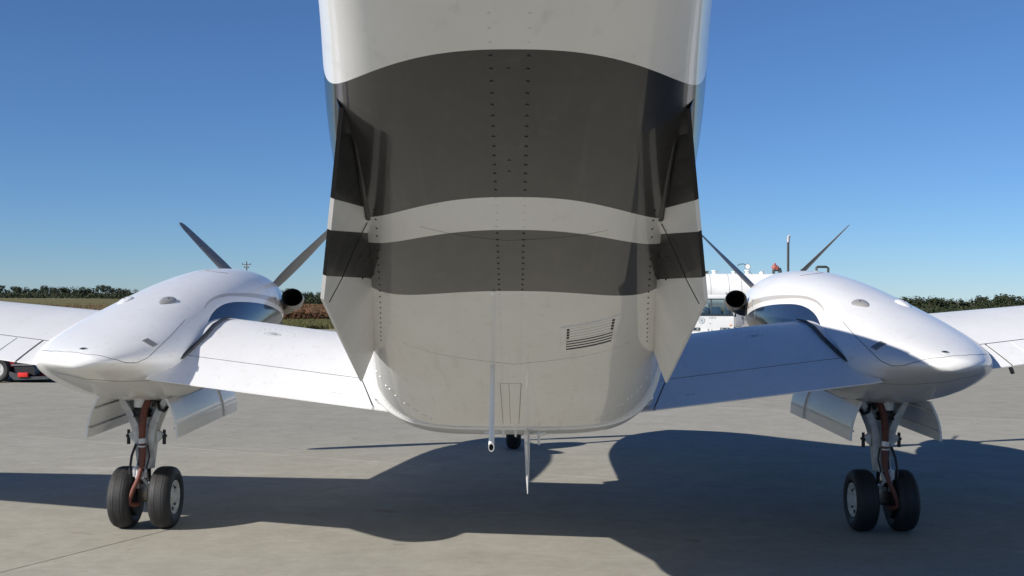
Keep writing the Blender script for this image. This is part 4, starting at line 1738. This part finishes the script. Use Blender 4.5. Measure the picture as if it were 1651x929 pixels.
def text_obj(body, size, loc, mat, parent, name="number"):
    cu = bpy.data.curves.new(name, 'FONT')
    cu.body = body
    cu.size = size
    cu.align_x = 'CENTER'
    cu.extrude = 0.002
    to = bpy.data.objects.new(name, cu)
    COL.objects.link(to)
    me = bpy.data.meshes.new_from_object(to)
    bpy.data.objects.remove(to)
    me.materials.clear()
    me.materials.append(mat)
    to = bpy.data.objects.new(name, me)
    COL.objects.link(to)
    to.parent = parent
    to.location = Vector(loc) - ORG[parent.name]
    to.rotation_euler = (R(90), 0, 0)
    return to


text_obj("13313", 0.125, (TX + 0.08, TY - 0.004, 0.87), M['greypaint'], truck, "fleet_number")
b = MB()
b.lathe([(0, 0.05), (0.06, 0.05), (0.09, 0.02), (0.092, 0.002)], (TX + 0.76, TY + 0.5, 1.9), 'Z', 14)
b.build("beacon_lamp", M['lens'], truck)
for s_ in (-1, 1):
    for y_ in (0.75, 4.6):
        b = MB()
        pr = [(0.0, 0.40), (0.09, 0.39), (0.115, 0.36), (0.12, 0.28), (0.10, 0.23)]
        b.lathe([(-a_, r_) for a_, r_ in pr[::-1][:-1]] + pr, (TX + s_ * 0.85, TY + y_, 0.40), 'X', 28, cap=False)
        w_ = b.build("wheel", M['rubber'], truck)
        b = MB()
        b.lathe([(-0.09, 0.002), (-0.09, 0.235), (0.09, 0.235), (0.09, 0.002)], (TX + s_ * 0.85, TY + y_, 0.40), 'X', 20)
        b.build("rim", M['rim'], w_)
b = MB()
b.box((TX, TY + 3.6, 0.72), (0.9, 4.6, 0.2))
b.build("chassis", M['pipe'], truck)
b = MB()
rings = []
for y_, k_ in ((1.75, 0.86), (1.82, 1.0), (5.6, 1.0), (5.68, 0.86)):
    rings.append([Vector((TX + 0.95 * k_ * math.cos(2 * math.pi * k / 32), TY + y_, 1.0 + 0.32 * k_ * math.sin(2 * math.pi * k / 32))) for k in range(32)])
b.loft(rings)
b.build("tank_body", M['tankwhite'], truck, angle=40)
b = MB()
b.box((TX + 1.16, TY + 0.55, 1.15), (0.05, 0.12, 0.42))
b.build("wing_mirror", M['darktrim'], truck, bevel=0.01)
b = MB()
b.tube([(TX + 0.95, TY + 0.4, 1.35), (TX + 1.16, TY + 0.5, 1.35)], 0.015, 6)
b.tube([(TX + 0.95, TY + 0.4, 0.98), (TX + 1.16, TY + 0.5, 0.98)], 0.015, 6)
b.build("mirror_arm", M['black'], truck)['kind'] = "stuff"
cabn = empty("pump_cabinet", (10.45, 55.0, 0), "tall grey metal pump cabinet standing just right of the fuel truck's cab", "cabinet")
b = MB()
b.box((10.45, 55.0, 0.72), (0.5, 0.6, 1.4))
b.build("cabinet_body", M['greypaint'], cabn, bevel=0.02)
b = MB()
b.box((10.45, 54.69, 0.85), (0.34, 0.02, 0.8))
b.build("cabinet_door", M['alum'], cabn, bevel=0.006)
b = MB()
b.box((10.57, 54.67, 0.85), (0.03, 0.03, 0.14))
b.build("door_handle", M['pipe'], cabn)

# ---------------- white storage tank with its pipework
KY, KX0, KX1, KZ, KR = 62.0, 8.8, 16.0, 2.14, 0.92
tank = empty("storage_tank", (12.4, KY, 0), "long white horizontal fuel storage tank with pipes standing on its top", "tank")
b = MB()
prof = [(KX0 - 0.2, 0.01), (KX0 - 0.18, 0.35), (KX0 - 0.08, 0.78), (KX0 + 0.1, KR), (KX1 - 0.1, KR), (KX1 + 0.08, 0.78), (KX1 + 0.18, 0.35), (KX1 + 0.2, 0.01)]
b.lathe([(a_, r_) for a_, r_ in prof], (0, KY, KZ), 'X', 40)
b.build("tank_shell", M['tankwhite'], tank, angle=35)
for x_ in (10.2, 11.15, 11.8, 14.2):
    b = MB()
    b.lathe([(-0.012, KR), (-0.012, KR + 0.006), (0.012, KR + 0.006), (0.012, KR)], (x_, KY, KZ), 'X', 40, cap=False)
    b.build("weld_band", M['greypaint'], tank)
for x_ in (10.0, 15.0):
    b = MB()
    b.loft([[Vector((x_ + dx, KY + y_, z_)) for y_, z_ in ((-0.7, 0), (0.7, 0), (0.62, KZ - 0.3), (-0.62, KZ - 0.3))] for dx in (-0.1, 0.1)])
    b.build("saddle", M['greypaint'], tank, smooth=False)
KT = KZ + KR
def kx(px): return (px - 829) / 1900 * KY
def stub(name, px, r, h, mat, cap_r=None):
    b = MB()
    pr = [(-0.05, r), (h * 0.7, r)]
    if cap_r:
        pr += [(h * 0.7, cap_r), (h, cap_r), (h, 0.005)]
    else:
        pr += [(h, r), (h, 0.005)]
    b.lathe(pr, (kx(px), KY, KT), 'Z', 14)
    return b.build(name, M[mat], tank, angle=35)


stub("manhole_cap", 1137.5, 0.16, 0.13, 'steel', 0.19)
stub("fill_cap", 1152, 0.12, 0.17, 'tankwhite', 0.17)
stub("fill_cap", 1183, 0.10, 0.12, 'tankwhite', 0.13)
stub("gauge_stem", 1205, 0.10, 0.2, 'tankwhite', 0.16)
b = MB()
b.lathe([(-0.05, 0.002), (-0.05, 0.13), (0.05, 0.13), (0.05, 0.002)], (kx(1205), KY, KT + 0.38), 'Y', 20)
gg = b.build("dial_gauge", M['tankwhite'], tank)
b = MB()
b.lathe([(-0.01, 0.13), (-0.02, 0.15), (0.02, 0.15), (0.01, 0.13)], (kx(1205), KY - 0.04, KT + 0.38), 'Y', 20, cap=False)
b.build("gauge_bezel", M['pipe'], gg)
b = MB()
b.tube([(kx(1205), KY, KT + 0.3), (kx(1203), KY, KT + 0.44), (kx(1199), KY, KT + 0.52), (kx(1192), KY, KT + 0.5), (kx(1189), KY, KT + 0.42)], 0.02, 6)
b.build("gauge_pipe", M['pipe'], tank)
stub("fill_cap", 1228, 0.13, 0.11, 'tankwhite', 0.1)
b = MB()
b.tube([(kx(1228), KY, KT + 0.1), (kx(1231), KY, KT + 0.2)], 0.03, 6)
b.build("cap_lever", M['greypaint'], tank)
# red pressure valve on black flanges
b = MB()
b.tube([(kx(1247), KY, KT - 0.05), (kx(1247), KY, KT + 0.22)], 0.07, 8)
b.tube([(kx(1247), KY, KT + 0.2), (kx(1257), KY, KT + 0.2)], 0.07, 8)
b.tube([(kx(1256), KY, KT + 0.3), (kx(1258), KY, KT + 0.05)], 0.1, 8)
b.build("valve_pipework", M['pipe'], tank)
b = MB()
b.lathe([(0, 0.10), (0.1, 0.17), (0.22, 0.15), (0.26, 0.06), (0.34, 0.05), (0.36, 0.005)], (kx(1249), KY, KT + 0.22), 'Z', 12)
b.lathe([(0, 0.08), (0.12, 0.12), (0.2, 0.05)], (kx(1252.5), KY - 0.05, KT + 0.22), 'Z', 10)
b.build("pressure_valve", simple("faded_red", (0.35, 0.10, 0.08), 0.6, var=0.3), tank)
b = MB()
b.tube([(kx(1270.5), KY, KT - 0.1), (kx(1270.5), KY, KT + 1.68)], 0.065, 10)
b.build("vent_stack", M['pipe'], tank)
b = MB()
b.tube([(kx(1270.8), KY, KT + 1.66), (kx(1271), KY, KT + 2.0)], 0.09, 10)
b.tube([(kx(1271), KY, KT + 1.95), (kx(1273), KY, KT + 2.02)], 0.07, 8)
b.build("vent_cap", M['alum'], tank)
b = MB()
b.tube([(kx(1289), KY, KT - 0.02), (kx(1293), KY, KT + 0.1), (kx(1293.5), KY, KT + 0.26)], [0.06, 0.08, 0.1], 8)
b.build("vent_fitting", M['pipe'], tank)
b = MB()
b.tube([(kx(1316), KY, KT - 0.1), (kx(1316), KY, KT + 0.33), (kx(1317.5), KY, KT + 0.38), (kx(1332), KY, KT + 0.38), (kx(1335), KY, KT + 0.33), (kx(1335), KY, 0.4)], 0.065, 10)
b.build("goose_neck_pipe", M['pipe'], tank)
stub("pipe_collar", 1316, 0.12, 0.16, 'tankwhite')
b = MB()
b.tube([(kx(1211), KY - 0.75, KT - 0.62), (kx(1207), KY - 0.6, KT - 0.3), (kx(1211), KY - 0.3, KT - 0.06), (kx(1209), KY, KT + 0.1)], 0.012, 5)
b.build("gauge_cable", M['pipe'], tank)

# small pump drum beside the truck
drum = empty("pump_drum", (kx(1202) * 58 / 62, 58, 0), "white pump drum on a dark frame to the right of the fuel truck", "drum")
b = MB()
cx_ = kx(1202) * 58 / 62
b.lathe([(-0.34, 0.005), (-0.34, 0.12), (-0.30, 0.19), (0.30, 0.19), (0.34, 0.12), (0.34, 0.005)], (cx_, 58, 0.98), 'X', 24)
b.build("drum_shell", M['tankwhite'], drum)
for q in (-1, 1):
    b = MB()
    b.tube([(cx_ + q * 0.25, 58, 0.85), (cx_ + q * 0.45, 57.8, 0)], 0.035, 6)
    b.build("frame_leg", M['pipe'], drum)
b = MB()
b.box((cx_, 58, 0.72), (0.95, 0.3, 0.06))
b.build("frame_beam", M['pipe'], drum)
b = MB()
b.loft([[Vector((cx_ + x_, 57.9 + y_, z_)) for x_, z_ in ((-0.25, 0.05), (0.35, 0.05), (0.05, 0.66), (-0.2, 0.66))] for y_ in (-0.15, 0.15)])
b.build("pump_housing", M['greypaint'], drum, bevel=0.02)

# ---------------- red tow tractor at the left edge
GX, GY = -9.9, 23.3
tug = empty("tow_tractor", (GX, GY, 0), "red tow tractor with black rear fender half hidden behind the left wing", "tractor")
b = MB()
b.loft([[Vector((GX + x_, GY + y_, z_)) for x_, z_ in ((-2.1, 0.30), (0.34, 0.30), (0.34, 0.42), (0.1, 0.50), (-2.1, 0.80))] for y_ in (-0.55, -0.53, 0.53, 0.55)])
b.build("body", M['red'], tug, angle=30, bevel=0.03)
b = MB()
b.box((GX - 0.85, GY, 0.24), (2.4, 0.8, 0.14))
b.build("chassis", M['black'], tug)
b = MB()
rings = []
for y_ in (-0.56, 0.56):
    pts = [(0.25, 0.15), (0.25, 0.44), (0.42, 0.445)]
    pts += [(0.42 + 0.24 * math.sin(R(a_)), 0.205 + 0.24 * math.cos(R(a_))) for a_ in range(15, 91, 15)]
    pts += [(0.66, 0.14)]
    rings.append([Vector((GX + x_, GY + y_, z_)) for x_, z_ in pts])
b.loft(rings)
b.build("rear_fender", M['black'], tug, angle=30)
b = MB()
b.tube([(GX + 0.2, GY - 0.58, 0.335), (GX + 0.62, GY - 0.58, 0.34)], 0.008, 5)
b.build("fender_trim", M['greypaint'], tug)
b = MB()
b.loft([[Vector((GX + x_, GY + y_, z_)) for x_, z_ in ((0.28, 0.05), (0.95, 0.07), (0.97, 0.12), (0.5, 0.12), (0.18, 0.22), (0.12, 0.22))] for y_ in (-0.62, 0.45)])
b.build("hitch_platform", M['pipe'], tug, angle=25)
for x_, y_ in ((0.46, -0.62), (0.70, -0.2)):
    b = MB()
    b.box((GX + x_, GY + y_, 0.155), (0.19, 0.08, 0.085))
    b.build("tail_reflector", M['redlens'], tug, bevel=0.01)
b = MB()
b.tube([(GX + 0.9, GY, 0.12), (GX + 1.04, GY, 0.11)], 0.035, 8)
b.build("hitch_pin", M['black'], tug)
for x_ in (-0.06, -1.75):
    for q in (-1, 1):
        b = MB()
        pr = [(0.0, 0.25), (0.06, 0.245), (0.085, 0.22), (0.085, 0.17), (0.07, 0.14)]
        b.lathe([(-a_, r_) for a_, r_ in pr[::-1][:-1]] + pr, (GX + x_, GY + q * 0.56, 0.25), 'Y', 28, cap=False)
        w_ = b.build("wheel", M['rubber'], tug)
        b = MB()
        b.lathe([(-0.07, 0.002), (-0.07, 0.145), (0.07, 0.145), (0.07, 0.002)], (GX + x_, GY + q * 0.56, 0.25), 'Y', 20)
        b.build("rim", M['rim'], w_)
b = MB()
b.box((GX - 0.4, GY, 0.72), (0.45, 0.5, 0.12))
b.build("seat", M['black'], tug, bevel=0.03)
b = MB()
b.box((GX - 0.16, GY, 0.98), (0.1, 0.5, 0.45), Matrix.Rotation(R(10), 3, 'Y'))
b.build("seat_back", M['black'], tug, bevel=0.03)
b = MB()
b.tube([(GX - 0.98 + 0.06 * math.sin(2 * math.pi * k / 20), GY + 0.18 * math.cos(2 * math.pi * k / 20), 1.05 + 0.15 * math.sin(2 * math.pi * k / 20)) for k in range(21)], 0.014, 6)
b.build("steering_wheel", M['black'], tug)
b = MB()
b.tube([(GX - 1.25, GY, 0.6), (GX - 0.98, GY, 1.05)], 0.025, 6)
b.build("steering_column", M['black'], tug)

# ---------------- utility pole on the skyline
ux, uy = -56.8, 250
uz = terrain(ux, uy)
pole = empty("utility_pole", (ux, uy, uz), "wooden utility pole with crossarms on the horizon above the left engine", "pole")
b = MB()
b.tube([(ux, uy, uz - 0.5), (ux, uy, uz + 9.5)], [0.16, 0.11], 10)
b.build("pole_shaft", M['wood'], pole)
for z_, hw in ((9.0, 0.95), (8.35, 0.55)):
    b = MB()
    b.box((ux, uy - 0.12, uz + z_), (hw * 2, 0.10, 0.14))
    b.build("crossarm", M['wood'], pole)
for x_, z_ in ((-0.85, 9.15), (0.85, 9.15), (0.0, 9.55), (-0.45, 8.5), (0.45, 8.5)):
    b = MB()
    b.lathe([(0, 0.03), (0.05, 0.09), (0.12, 0.09), (0.16, 0.05), (0.24, 0.05), (0.26, 0.005)], (ux + x_, uy - 0.12 if x_ else uy, uz + z_ - 0.08), 'Z', 10)
    b.build("insulator", M['pipe'], pole)

# painted white line on the far left of the apron
b = MB()
b.add([(-11.6, 30.6, 0.004), (-11.45, 30.6, 0.004), (-10.0, 25.7, 0.004), (-10.15, 25.7, 0.004)], [(0, 1, 2, 3)])
tag(b.build("painted_line", M['truckwhite'], None, smooth=False), kind="structure")
